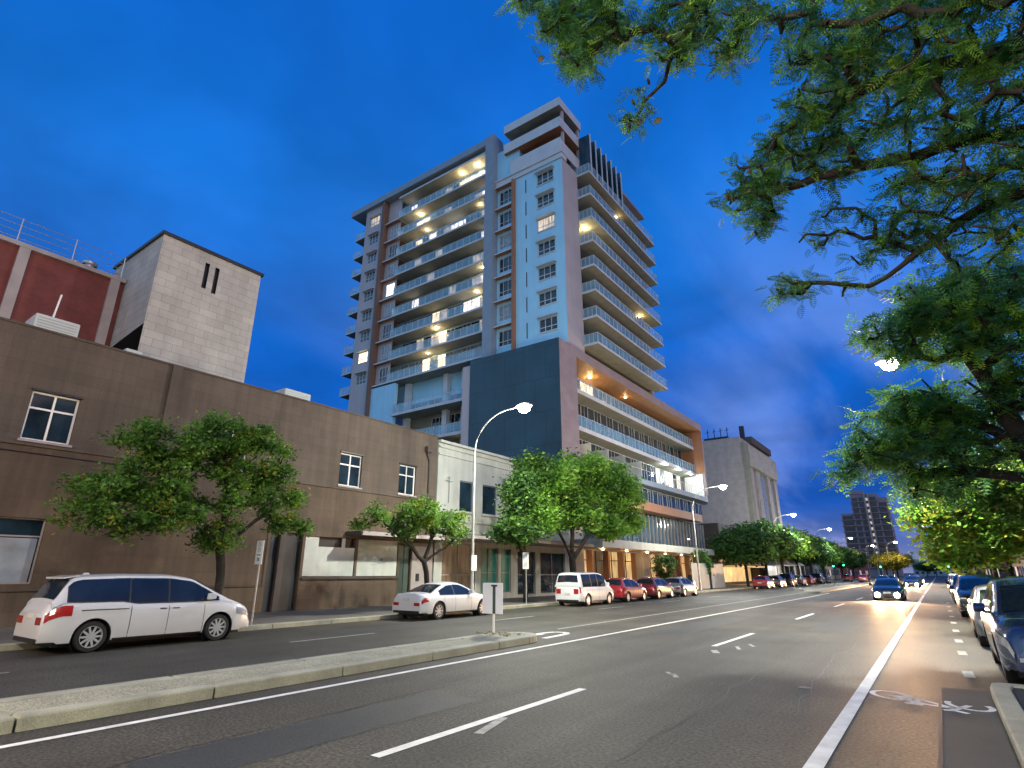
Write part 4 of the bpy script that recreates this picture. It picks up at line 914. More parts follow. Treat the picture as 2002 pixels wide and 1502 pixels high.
s = MB(); FM.box(s, -10.98, -10.24, 0, .02, .68, 1.52); o = s.build('sign_plate', M['white'], g, bevel=.015)
s = MB(); FM.box(s, -10.60, -10.50, .021, .026, .69, 1.44); FM.box(s, -10.66, -10.44, .021, .026, 1.42, 1.47); s.build('sign_marks', mat('sign_grey_green', (.05, .075, .06), .5), o)
s = MB()
rr_ = random.Random(3)
for k in range(26):
    a = rr_.uniform(0, 6.28); d = rr_.uniform(.15, .75); s.box(-10.45 + d * math.cos(a), -10.45 + d * math.cos(a) + rr_.uniform(.03, .09), 13.75 + .6 * d * math.sin(a), 13.75 + .6 * d * math.sin(a) + .06, .157, .17 + rr_.uniform(.01, .04))
tag(s.build('rubble', M['aggregate']), 'scatter of small stones and litter at the foot of the median sign', 'rubble', kind='stuff')
g = empty('parking_sign', (-18.95, 27.6, .15), 'white parking sign on a post behind the parked van near the bright green tree', 'street sign')
s = MB(); s.tube([(-18.95, 27.6, .15), (-18.95, 27.6, 2.2)], .03, 8); s.build('post', M['steel'], g)
s = MB(); Fr('y', 27.56).box(s, -19.15, -18.75, 0, .02, 2.0, 2.9); s.build('sign_plate', M['white'], g)
g = empty('parking_sign', (3.15, 21.0, .13), 'small sign post standing beside the parked cars on the right', 'street sign')
s = MB(); s.tube([(3.15, 21, .13), (3.15, 21, 2.3)], .03, 8); s.build('post', M['steel'], g)
s = MB(); Fr('y', 20.96).box(s, 2.95, 3.35, 0, .02, 1.8, 2.4); s.build('sign_plate', M['white'], g)

# ================================================================ VEHICLES
M['c_white'] = mat('paint_white', (0.62, 0.64, 0.64), .28, var=.03, coat=.8)
M['c_silver'] = mat('paint_silver', (0.34, 0.35, 0.36), .3, metal=.6, var=.03, coat=.8)
M['c_red'] = mat('paint_red', (0.30, 0.02, 0.025), .28, var=.03, coat=.9)
M['c_navy'] = mat('paint_navy', (0.02, 0.035, 0.085), .22, metal=.3, var=.05, coat=1.0)
M['c_black'] = mat('paint_black', (0.018, 0.018, 0.02), .22, var=.03, coat=1.0)
M['c_grey'] = mat('paint_grey', (0.10, 0.105, 0.11), .28, metal=.5, var=.03, coat=.9)
M['tyre'] = mat('tyre', (0.018, 0.018, 0.018), .8)
M['rim'] = mat('rim', (0.62, 0.63, 0.64), .3, metal=.35, var=.02)
M['trim'] = mat('black_trim', (0.015, 0.015, 0.017), .5)
M['carglass'] = mat('car_glass', (0.010, 0.016, 0.028), .07, var=.4, spec=.55, coat=.25)
M['taillight'] = mat('tail_light', (0.35, 0.015, 0.015), .2, coat=1)
M['headlight'] = mat('headlight_glass', (0.55, 0.57, 0.6), .12, metal=.5, coat=1)
M['headlit'] = mat('headlight_lit', (1, 1, 1), .3, emit=((1, .93, .80), 130))
M['plate'] = mat('number_plate', (.6, .6, .55), .5)
def interp(tab, y):
    if y <= tab[0][0]: return tab[0][1]
    for (a, va), (c, vc) in zip(tab, tab[1:]):
        if y <= c:
            t = (y - a) / (c - a); return va + (vc - va) * t
    return tab[-1][1]
def smooth_tab(tab, w_):
    return lambda y: sum(interp(tab, y + d * w_) * k for d, k in ((-1, .15), (-.5, .22), (0, .26), (.5, .22), (1, .15)))
def make_car(name, label, cat, c, paint, group=None, lit=False):
    """car points along +Y: y=0 is the rear bumper, y=L the nose. c holds the profile tables."""
    Lc, W, H = c['L'], c['W'] / 2, c['H']
    top = smooth_tab(c['deck'], .05); roof = smooth_tab(c['roof'], .07); belt = smooth_tab(c['belt'], .06)
    g0, g1 = c['gh']; wr, rf, wheelr = c['wr'], c['wf'], c['r']
    root = empty(name, (0, 0, 0), label, cat, group)
    def wid(y):
        e = 0.55; k = 1.0
        if y < e: k = 1 - .13 * ((e - y) / e) ** 2.4
        if y > Lc - e * 1.3: k = 1 - .20 * ((y - (Lc - e * 1.3)) / (e * 1.3)) ** 2.2
        return W * k
    def zb(y):
        z = .22 if .35 < y < Lc - .35 else .28
        for yc in (wr, rf):
            d = abs(y - yc); ra = wheelr * 1.2
            if d < ra: z = max(z, wheelr + math.sqrt(ra * ra - d * d) - .0)
        return z
    ys = sorted(set([round(i * .06, 3) for i in range(int(Lc / .06) + 1)] + [0, Lc] + [yc + s_ * wheelr * 1.2 * q for yc in (wr, rf) for s_ in (-1, 1) for q in (1, .985, .93)] + [.02, .05, Lc - .02, Lc - .05]))
    def section(y):
        w_ = wid(y); b0 = zb(y); bl = belt(y); tp = top(y); ed = min(y, Lc - y)
        sh = 0.0 if ed > .12 else .10 * (1 - ed / .12) ** 2
        pts = []
        for f, wf in ((0, .955), (.12, .985), (.35, 1.0), (.6, 1.0), (.8, .985), (.93, .955), (1, .90)):
            z = .24 + (bl - sh - .24) * f; z = max(z, b0)
            pts.append((w_ * wf, z))
        pts += [(w_ * .84, bl - sh + (tp - bl) * .55 + .01), (w_ * .7, tp - sh + .01), (w_ * .35, tp - sh + .028), (0, tp - sh + .032)]
        return pts
    b = MB(); rings = []
    for y in ys:
        sec = section(y); full = [(x, z) for x, z in sec] + [(-x, z) for x, z in sec[-2::-1]]
        k = len(b.v); b.v += [(x, y, z) for x, z in full]; rings.append((k, len(full)))
    for (k0, n_), (k1, _) in zip(rings, rings[1:]):
        for j in range(n_ - 1): b.f.append((k0 + j, k0 + j + 1, k1 + j + 1, k1 + j)); b.m.append(0)
    for (k0, n_) in (rings[0], rings[-1]): b.f.append(tuple(range(k0, k0 + n_))); b.m.append(0)
    # greenhouse
    def gsec(y):
        w_ = wid(min(max(y, .5), Lc - .7)); bl = belt(y) - .02; rz = roof(y); h = max(rz - bl, .001)
        full_h = H - bl; tum = c.get('tum', .20); rzw = w_ * .93 - tum * (h / full_h) ** 1.0 * 1.0
        cor = min(.10, h * .45)
        return [(w_ * .935, bl), (w_ * .935 + (rzw - w_ * .935) * .5 + .012, bl + (h - cor) * .5), (rzw, bl + h - cor), (rzw - .045, bl + h - cor * .35), (rzw - .14, bl + h - .012), (rzw * .5, bl + h + .015), (0, bl + h + .022)]
    gys = [g0 + (g1 - g0) * i / 60 for i in range(61)]
    rings = []
    for y in gys:
        sec = gsec(y); full = sec + [(-x, z) for x, z in sec[-2::-1]]; k = len(b.v); b.v += [(x, y, z) for x, z in full]; rings.append((k, len(full)))
    for (k0, n_), (k1, _) in zip(rings, rings[1:]):
        for j in range(n_ - 1): b.f.append((k0 + j, k0 + j + 1, k1 + j + 1, k1 + j)); b.m.append(0)
    for (k0, n_) in (rings[0], rings[-1]): b.f.append(tuple(range(k0, k0 + n_))); b.m.append(0)
    body = b.build('body', paint, root, smooth=38)
    # side windows as patches standing 6 mm proud
    def side_pt(sg, y, f, off=.006):
        s_ = gsec(y); a, m_, t = s_[0], s_[1], s_[2]
        z = a[1] + .028 + (t[1] - .004 - a[1] - .028) * f
        if z < m_[1]: q = (z - a[1]) / max(m_[1] - a[1], .001); x = a[0] + (m_[0] - a[0]) * q
        else: q = (z - m_[1]) / max(t[1] - m_[1], .001); x = m_[0] + (t[0] - m_[0]) * q
        return (sg * (x + off), y, z)
    ta, te = c['sidewin'][0][0] - .04, c['sidewin'][-1][1] + .03
    for sg in (-1, 1):
        s = MB(); n_ = 40
        for i in range(n_):
            y0, y1 = ta + (te - ta) * i / n_, ta + (te - ta) * (i + 1) / n_
            for f0, f1 in ((-.05, .5), (.5, 1.03)): s.quad(side_pt(sg, y0, f0, .003), side_pt(sg, y1, f0, .003), side_pt(sg, y1, f1, .003), side_pt(sg, y0, f1, .003))
        s.build('window_trim', M['trim'], root, smooth=60)
    for (a, e, tint) in c['sidewin']:
        for sg in (-1, 1):
            s = MB(); n_ = 10
            for i in range(n_):
                y0, y1 = a + (e - a) * i / n_, a + (e - a) * (i + 1) / n_
                for f0, f1 in ((0, .5), (.5, 1)): s.quad(side_pt(sg, y0, f0), side_pt(sg, y1, f0), side_pt(sg, y1, f1), side_pt(sg, y0, f1))
            s.build('side_window', M['carglass'], root, smooth=60)
    # windscreen and rear screen on the sloping roof profile
    for nm, (a, e) in (('windscreen', c['ws']), ('rear_window', c['rw'])):
        s = MB(); n_ = 12; rows = []
        for i in range(n_ + 1):
            y = a + (e - a) * i / n_; s_ = gsec(y); x4 = s_[4][0] + .03
            rows.append([(x4 * q, y + (.012 if nm == 'windscreen' else -.012), (s_[4][1] + (s_[6][1] - s_[4][1]) * (1 - abs(q))) + .012) for q in (-1, -.6, -.2, .2, .6, 1)])
        for r0, r1 in zip(rows, rows[1:]):
            for j in range(5): s.quad(r0[j], r0[j + 1], r1[j + 1], r1[j])
        s.build(nm, M['carglass'], root, smooth=60)
    def body_patch(y0, y1, f0, f1, sg, off=.006, n_=6, nv=4):
        s = MB()
        def pt(y, f):
            sec = section(y); z0, z1 = .24, sec[6][1]; z = z0 + (z1 - z0) * f
            for (xa, za), (xb_, zb_) in zip(sec, sec[1:7]):
                if za <= z <= zb_ and zb_ > za: x = xa + (xb_ - xa) * (z - za) / (zb_ - za); break
            else: x = sec[6][0]
            return (sg * (x + off), y, z)
        for i in range(n_):
            for j in range(nv):
                ya, yb = y0 + (y1 - y0) * i / n_, y0 + (y1 - y0) * (i + 1) / n_
                def ff(y, f): # taper towards the inner end
                    return f
                a_, b_ = f0 + (f1 - f0) * j / nv, f0 + (f1 - f0) * (j + 1) / nv
                s.quad(pt(ya, a_), pt(yb, a_), pt(yb, b_), pt(ya, b_))
        return s
    for sg in (-1, 1):
        t0, t1, tl = c['tail']
        s = body_patch(.03, tl, t0, t1, sg, .010); x = wid(0) * .93; z0, z1 = .24 + (belt(.02) - .34) * t0, .24 + (belt(.02) - .34) * t1
        s.box(sg * x * .58, sg * x, -.012, .03, z0, z1); s.build('tail_light', M['taillight'], root)
        h0, h1, hl = c['head']
        s = body_patch(Lc - hl, Lc - .03, h0, h1, sg, .010); x = wid(Lc) * .95; z0, z1 = .24 + (belt(Lc) - .34) * h0, .24 + (belt(Lc) - .34) * h1
        s.box(sg * x * .55, sg * x, Lc - .03, Lc + .012, z0, z1); hl_ = s.build('headlight', M['headlight'], root)
        if lit:
            s = MB(); s.lathe([(0.05, 0), (0.04, .09), (-.04, .16)], (sg * x * .8, Lc + .05, (z0 + z1) / 2), 'y', 14); s.build('beam_lens', M['headlit'], hl_)
            light(root, (sg * x * .8, Lc + .12, (z0 + z1) / 2), lit, (1, .56, .28), .06, 'SPOT', 100, (0, 1, -.05), 'headlamp_beam')
        # door seams and handles
        for y in c['seams']:
            s = body_patch(y, y + .014, .06, .985, sg, .003, 1, 10); s.build('door_seam', M['trim'], root)
        for y in c['handles']:
            s = body_patch(y, y + .17, .80, .835, sg, .022, 2, 1); s.build('door_handle', M['trim'] if cat == 'minivan' else paint, root)
        s = body_patch(wr + wheelr * 1.3, rf - wheelr * 1.3, .0, .05, sg, .012, 8, 1); s.build('sill', M['trim'], root)
        my = c['mirror']; mz = belt(my) + .06; mx = wid(my) * .93
        s = MB(); s.box(sg * (mx - .02), sg * (mx + .07), my - .04, my + .05, mz - .03, mz + .02); s.prism([(my - .08, mz - .02), (my + .10, mz - .01), (my + .12, mz + .07), (my + .04, mz + .15), (my - .07, mz + .14)], 'x', sg * (mx + .05), sg * (mx + .23)); s.build('mirror', paint, root, bevel=.02)
    # grille, bumper grille, plates
    zg = .24 + (belt(Lc) - .34) * .72
    s = MB(); s.box(-W * .42, W * .42, Lc - .02, Lc + .010, zg - .07, zg + .09); s.box(-W * .62, W * .62, Lc - .02, Lc + .010, .30, .45); s.build('grille', M['trim'], root)
    s = MB(); s.box(-.2, .2, Lc, Lc + .02, .47, .58); s.build('number_plate', M['plate'], root)
    s = MB(); zr = c.get('rplate', .72); s.box(-.2, .2, -.018, .0, zr, zr + .11); s.build('number_plate', M['plate'], root)
    s = MB(); s.box(-W * .8, W * .8, -.012, .02, .26, .36); s.build('rear_valance', M['trim'], root)
    # underside shadow box and wheels
    s = MB(); s.box(-W * .8, W * .8, .3, Lc - .3, .16, .5); s.build('underbody', M['trim'], root)
    for yc in (wr, rf):
        for sg in (-1, 1):
            x1 = wid(yc) - .015; x0 = x1 - .22; r = wheelr; w_ = MB()
            w_.lathe([(0, r * .70), (.02, r * .93), (.05, r), (.17, r), (.20, r * .93), (.21, r * .70)], (x0, yc, r) if sg > 0 else (-x1 + .01, yc, r), 'x', 32)
            wo = w_.build('wheel', M['tyre'], root, smooth=40)
            rm = MB(); xo = sg * (x1 - .018); xi = sg * (x1 - .10)
            rm.lathe([(0, r * .72), (sg * .0, r * .66), (-sg * .05, r * .64)], (xo, yc, r), 'x', 32)
            ns = c.get('spokes', 10)
            for k in range(ns):
                a = 2 * math.pi * k / ns; ca, sa = math.cos(a), math.sin(a); hw = .020 if ns > 7 else .035
                pr = []
                for rad, ww in ((.05, hw * 1.3), (r * .68, hw)):
                    for s_ in (-1, 1): pr.append((yc + ca * rad - sa * ww * s_, r + sa * rad + ca * ww * s_))
                rm.prism([pr[0], pr[1], pr[3], pr[2]], 'x', xo - sg * .004, xo - sg * .03)
            rm.lathe([(0, 0), (0, .055), (-sg * .03, .065)], (xo, yc, r), 'x', 16)
            rm.build('rim', M['rim'], wo, smooth=35)
            dm = MB(); dm.lathe([(0, 0), (0, r * .66)], (xi, yc, r), 'x', 24); dm.build('brake_disc', M['trim'], wo)
            ar = MB(); ar.lathe([(0, r * 1.19), (-sg * .30, r * 1.19), (-sg * .30, 0)], (sg * (x1 - .02), yc, r), 'x', 28); ar.build('wheel_arch', M['trim'], wo)
    return root
VAN = dict(L=5.1, W=1.98, H=1.76, r=.345, wr=1.02, wf=4.08, gh=(.12, 4.42), deck=[(0, .98), (.12, 1.12), (4.2, 1.14), (4.55, 1.03), (4.95, .86), (5.1, .62)], belt=[(0, .95), (.3, 1.14), (1.6, 1.13), (1.9, 1.07), (4.2, 1.05), (4.7, .93), (4.98, .80), (5.1, .58)],
           roof=[(.12, 1.12), (.42, 1.66), (.62, 1.73), (1.6, 1.76), (2.7, 1.745), (3.3, 1.66), (4.42, 1.06)], sidewin=[(.42, 1.71, 1), (1.755, 2.655, 1), (2.70, 4.02, 0)], ws=(3.38, 4.32), rw=(.16, .42), tail=(.66, .92, .52), head=(.62, .86, .55), seams=(1.78, 2.68, 3.62), handles=(2.45, 2.78), mirror=3.72, tum=.20, spokes=10, rplate=.78)
SEDAN = dict(L=4.75, W=1.84, H=1.42, r=.33, wr=1.0, wf=3.82, gh=(.55, 3.55), deck=[(0, .82), (.10, .98), (.9, 1.0), (3.3, .98), (4.3, .84), (4.65, .70), (4.75, .52)], belt=[(0, .78), (.2, .92), (1.6, .93), (3.4, .90), (4.3, .76), (4.65, .64), (4.75, .5)],
             roof=[(.55, .97), (1.05, 1.19), (1.6, 1.38), (2.1, 1.42), (2.45, 1.40), (2.85, 1.27), (3.55, .95)], sidewin=[(1.08, 1.92, 0), (2.0, 2.98, 0)], ws=(2.66, 3.45), rw=(.68, 1.42), tail=(.66, .92, .35), head=(.68, .90, .42), seams=(1.28, 1.96, 3.0), handles=(1.75, 2.12), mirror=2.9, tum=.24, spokes=8)
VANK = dict(L=4.4, W=1.80, H=1.82, r=.32, wr=.85, wf=3.5, gh=(.03, 3.75), deck=[(0, 1.05), (3.3, 1.08), (3.75, 1.0), (4.25, .86), (4.4, .6)], belt=[(0, 1.05), (3.4, 1.04), (3.8, .95), (4.25, .82), (4.4, .55)],
            roof=[(.03, 1.1), (.14, 1.74), (.3, 1.80), (2.4, 1.82), (2.9, 1.74), (3.75, 1.05)], sidewin=[(.35, 1.3, 1), (1.4, 2.1, 1), (2.2, 3.1, 0)], ws=(2.95, 3.65), rw=(.05, .145), tail=(.60, .98, .12), head=(.62, .86, .4), seams=(1.34, 2.15, 3.1), handles=(1.9, 2.3), mirror=3.1, tum=.14, spokes=7, rplate=.62)
HATCH = dict(L=4.1, W=1.74, H=1.48, r=.31, wr=.75, wf=3.3, gh=(.10, 3.25), deck=[(0, .85), (.12, 1.0), (3.0, 1.0), (3.6, .90), (3.98, .76), (4.1, .55)], belt=[(0, .84), (.2, .97), (3.0, .92), (3.6, .82), (3.98, .70), (4.1, .5)],
             roof=[(.10, .98), (.42, 1.36), (.7, 1.45), (1.5, 1.48), (2.0, 1.44), (2.45, 1.30), (3.25, .97)], sidewin=[(.55, 1.45, 0), (1.55, 2.6, 0)], ws=(2.3, 3.15), rw=(.14, .42), tail=(.66, .96, .28), head=(.66, .90, .42), seams=(.95, 1.5, 2.6), handles=(1.3, 1.7), mirror=2.5, tum=.22, spokes=7, rplate=.62)
SUV = dict(L=4.75, W=1.90, H=1.72, r=.365, wr=.98, wf=3.72, gh=(.12, 3.75), deck=[(0, .98), (.12, 1.1), (3.3, 1.13), (4.2, 1.04), (4.62, .92), (4.75, .66)], belt=[(0, .96), (.2, 1.08), (3.4, 1.04), (4.2, .95), (4.62, .84), (4.75, .6)],
           roof=[(.12, 1.08), (.5, 1.6), (.8, 1.68), (1.8, 1.72), (2.3, 1.69), (2.85, 1.52), (3.75, 1.08)], sidewin=[(.75, 1.25, 1), (1.33, 2.12, 0), (2.2, 3.15, 0)], ws=(2.72, 3.62), rw=(.18, .5), tail=(.66, .92, .4), head=(.64, .86, .5), seams=(1.3, 2.15, 3.2), handles=(1.9, 2.3), mirror=3.05, tum=.22, spokes=6, rplate=.8)
def place(root, x, y, facing):      # y: rear bumper when facing +1, nose when facing -1
    root.location = (x, y, 0) if facing > 0 else (x, y, 0)
    if facing < 0:
        root.rotation_euler = (0, 0, math.pi)
    return root
KG = 'cars parked along the far kerb'; NG = 'cars parked along the right kerb'
van = place(make_car('minivan', 'large white minivan with tinted windows parked at the far left kerb', 'minivan', VAN, M['c_white'], KG), -17.72, 4.95, 1)
s = MB(); s.prism([(.86, 1.755), (1.02, 1.755), (.98, 1.80), (.90, 1.80)], 'x', -.03, .03); o = s.build('aerial', M['c_white'], None); o.parent = van
s = MB(); s.prism([(.30, 1.66), (.62, 1.72), (.62, 1.745), (.30, 1.70)], 'x', -.62, .62); o = s.build('spoiler', M['c_white'], None); o.parent = van
s = MB(); s.box(.984, .992, .70, 1.72, .935, .955); o = s.build('door_rail', M['trim'], None); o.parent = van
place(make_car('sedan', 'white sedan parked behind the median sign at the far kerb', 'sedan', SEDAN, M['c_white'], KG), -17.65, 17.15, 1)
place(make_car('van', 'small boxy white van with a large rear window at the far kerb', 'van', VANK, M['c_white'], KG), -17.3, 29.3, 1)
redh = place(make_car('hatchback', 'red hatchback parked just beyond the boxy white van', 'hatchback', HATCH, M['c_red'], KG), -17.35, 34.9, 1)
place(make_car('hatchback', 'dark red sedan-like hatchback, second red car beyond the white van', 'hatchback', HATCH, mat('paint_maroon', (.16, .015, .02), .28, coat=.9), KG), -17.4, 40.2, 1)
place(make_car('hatchback', 'silver small hatchback after the two red cars', 'hatchback', HATCH, M['c_silver'], KG), -17.4, 45.6, 1)
suv = place(make_car('suv', 'dark navy four wheel drive at the right frame edge, nearest of the parked cars', 'suv', SUV, M['c_navy'], NG), 1.52, 17.7, -1)
sil = place(make_car('hatchback', 'silver grey hatchback parked second in the right row', 'hatchback', HATCH, M['c_grey'], NG), 1.36, 23.4, -1)
blk = place(make_car('suv', 'black four wheel drive parked third in the right row', 'suv', SUV, M['c_black'], NG), 1.35, 36.2, -1)
def dup_car(src, x, y, facing, label, group):
    c = copy_tree(src); c['label'] = label; c['group'] = group; c.location = (x, y, 0); c.rotation_euler = (0, 0, 0 if facing > 0 else math.pi); return c
for i, (src, y) in enumerate(((sil, 43), (blk, 49.5), (suv, 57), (sil, 63.5), (blk, 70), (sil, 78))):
    dup_car(src, 1.35, y, -1, ['grey hatchback fourth in the right kerb row', 'black four wheel drive fifth in the right kerb row', 'navy four wheel drive sixth in the right kerb row', 'grey hatchback seventh in the right kerb row', 'black four wheel drive eighth in the right kerb row', 'grey hatchback ninth and last in the right kerb row'][i], NG)
for i, (src, y) in enumerate(((redh, 74), (sil, 81), (blk, 88), (sil, 96), (redh, 104), (blk, 113), (sil, 121))):
    dup_car(src, -17.4, y, 1, ['red hatchback parked beyond the hoarding', 'grey hatchback parked opposite the lit sign', 'black four wheel drive parked opposite the lit sign', 'grey hatchback parked beyond the lit sign', 'red hatchback parked by the white marquee', 'black four wheel drive parked by the white marquee', 'grey hatchback last in the far kerb row'][i], KG)
OG = 'oncoming cars with headlights on'
lc = make_car('sedan', 'oncoming dark sedan with both headlights glaring on the near carriageway', 'sedan', SEDAN, M['c_black'], OG, lit=8000)
place(lc, -3.1, 52, -1)
for i, (x, y) in enumerate(((-3.1, 95), (-6.8, 104), (-3.2, 112), (-6.7, 121), (-3.1, 130))):
    c = copy_tree(lc); c.location = (x, y, 0); c.rotation_euler = (0, 0, math.pi)
    c['label'] = ['oncoming car in the kerb-side lane, first of the distant queue', 'oncoming car in the median-side lane, first of the distant queue', 'oncoming car in the kerb-side lane, second of the distant queue', 'oncoming car in the median-side lane, second of the distant queue', 'oncoming car in the kerb-side lane, last of the distant queue'][i]
for i, (x, y) in enumerate(((-12.6, 138), (-16.3, 146))):
    dup_car(redh, x, y, 1, ['red hatchback driving away in the median-side lane far off', 'red hatchback driving away in the kerb-side lane far off'][i], 'cars driving away')

# ================================================================ TREES
def tree_mesh(root_pts, limbs, clusters, seg=.55, tips_xyz=None, r_trunk=.18, jit=.12, tip_r=.006, power=2.2, trng=None, droop=0.0):
    """grow a skeleton to points spread in the clusters; returns nodes, parents, radii, tip ids"""
    trng = trng or np.random.default_rng(1)
    nodes = [np.array(root_pts[0], float)]; par = [-1]; att = [False]
    def extend(frm, pts, attach=True):
        k = frm
        for p in pts:
            p = np.array(p, float); d = np.linalg.norm(p - nodes[k]); n_ = max(1, int(d / seg)); a = nodes[k].copy()
            for i in range(1, n_ + 1):
                t = i / n_; q = a + (p - a) * t
                if i < n_: q = q + trng.normal(0, jit * .25, 3)
                nodes.append(q); par.append(k); att.append(attach); k = len(nodes) - 1
        return k
    k0 = extend(0, root_pts[1:], False); att[k0] = True
    for (frac, pts) in limbs:
        chain = [i for i in range(len(nodes)) if not False]
        if isinstance(frac, int): s_ = k0 if frac < 0 else frac
        else: s_ = k0
        extend(s_, pts)
    tips = []; ptsl = []
    for (c, r, n_) in clusters:
        c = np.array(c, float); r = np.array(r, float)
        u = trng.normal(size=(n_, 3)); u /= np.linalg.norm(u, axis=1)[:, None]; rad = trng.uniform(.25, 1, n_) ** .45
        ptsl.append(c + u * rad[:, None] * r)
    pts = np.concatenate(ptsl); base_ = nodes[k0]
    pts = pts[np.argsort(np.linalg.norm(pts - base_, axis=1))]
    arr = np.zeros((len(nodes) + len(pts) * 14, 3)); arr[:len(nodes)] = nodes; ok = np.zeros(len(arr), bool); ok[:len(nodes)] = att
    plen = np.zeros(len(arr))
    for i in range(1, len(nodes)): plen[i] = plen[par[i]] + np.linalg.norm(nodes[i] - nodes[par[i]])
    for p in pts:
        n_ = len(nodes); d = np.linalg.norm(arr[:n_] - p, axis=1); cost = d + .12 * plen[:n_]; cost[~ok[:n_]] = 1e9
        k = int(np.argmin(cost)); D = d[k]; m_ = max(1, min(10, int(D / seg))); a = arr[k].copy(); bow = trng.normal(0, 1, 3) * D * jit; bow[2] = abs(bow[2]) * .7 - droop * D
        for i in range(1, m_ + 1):
            t = i / m_; q = a + (p - a) * t + bow * 4 * t * (1 - t) * .5
            nodes.append(q); par.append(k); att.append(True); j = len(nodes) - 1
            arr[j] = q; ok[j] = True; plen[j] = plen[k] + np.linalg.norm(q - arr[k]); k = j
        tips.append(k)
    n_ = len(nodes); cnt = np.zeros(n_)
    for t in tips: cnt[t] += 1
    for i in range(n_ - 1, 0, -1): cnt[par[i]] += cnt[i]
    tot = max(cnt[0], 1); rad = tip_r + (r_trunk - tip_r) * (np.maximum(cnt, .6) / tot) ** (1 / power)
    return np.array(nodes), np.array(par), rad, tips
def skel_mesh(name, nodes, par, rad, mat_, parent, minr=0.0, sides=5):
    idx = [i for i in range(1, len(nodes))]
    V = []; Fc = []
    ring = {}
    A = nodes[[par[i] for i in idx]]; B = nodes[idx]; D = B - A; Ln = np.linalg.norm(D, axis=1); Ln[Ln < 1e-6] = 1; D /= Ln[:, None]
    up = np.where(np.abs(D[:, 2:3]) < .9, np.array([[0, 0, 1.]]), np.array([[1., 0, 0]])); U = np.cross(D, up); U /= np.linalg.norm(U, axis=1)[:, None]; W_ = np.cross(D, U)
    ang = np.arange(sides) * 2 * np.pi / sides
    ra = rad[[par[i] for i in idx]]; rb_ = rad[idx]; ra = np.minimum(ra, rb_ * 1.6 + .01)
    circ = U[:, None, :] * np.cos(ang)[None, :, None] + W_[:, None, :] * np.sin(ang)[None, :, None]
    VA = (A - D * .0)[:, None, :] + circ * ra[:, None, None]; VB = B[:, None, :] + circ * rb_[:, None, None]
    V = np.concatenate([VA, VB], axis=1).reshape(-1, 3); n_ = len(idx)
    base = (np.arange(n_) * 2 * sides)[:, None]; j = np.arange(sides)[None, :]; jj = (j + 1) % sides
    Fq = np.stack([base + j, base + jj, base + sides + jj, base + sides + j], axis=2).reshape(-1, 4)
    return np_mesh(name, V, Fq, mat_, parent, smooth=True)
def np_mesh(name, V, Fq, mat_, parent, smooth=False):
    off = wloc(parent) if parent is not None else Vector((0, 0, 0)); V = V - np.array(off)
    me = bpy.data.meshes.new(name); me.vertices.add(len(V)); me.vertices.foreach_set('co', V.astype(np.float32).ravel())
    me.loops.add(Fq.size); me.loops.foreach_set('vertex_index', Fq.astype(np.int32).ravel()); me.polygons.add(len(Fq))
    me.polygons.foreach_set('loop_start', (np.arange(len(Fq)) * Fq.shape[1]).astype(np.int32)); me.polygons.foreach_set('loop_total', np.full(len(Fq), Fq.shape[1], np.int32))
    if smooth: me.polygons.foreach_set('use_smooth', np.ones(len(Fq), bool))
    me.update(calc_edges=True); me.materials.append(mat_)
    o = bpy.data.objects.new(name, me); COL.objects.link(o)
    if parent is not None: o.parent = parent
    return o
def leaves(name, centers, per, spread, size, mat_, parent, g, flat=.6, aspect=.5):
    n_ = len(centers) * per; c = np.repeat(centers, per, axis=0) + g.normal(0, 1, (n_, 3)) * np.array([spread, spread, spread * flat])
    a = g.normal(size=(n_, 3)); a[:, 2] *= .5; a /= np.linalg.norm(a, axis=1)[:, None]
    nrm = g.normal(size=(n_, 3)) + np.array([0, 0, .8]); b_ = np.cross(nrm, a); b_ /= np.linalg.norm(b_, axis=1)[:, None]
    s = size * g.uniform(.4, 1.5, n_)[:, None]
    p0 = c - a * s * .5; p2 = c + a * s * .5; p1 = c + b_ * s * aspect * .5 - a * s * .05; p3 = c - b_ * s * aspect * .5 - a * s * .05
    V = np.stack([p0, p1, p2, p3], axis=1).reshape(-1, 3); Fq = np.arange(len(V)).reshape(-1, 4)
    return np_mesh(name, V, Fq, mat_, parent)
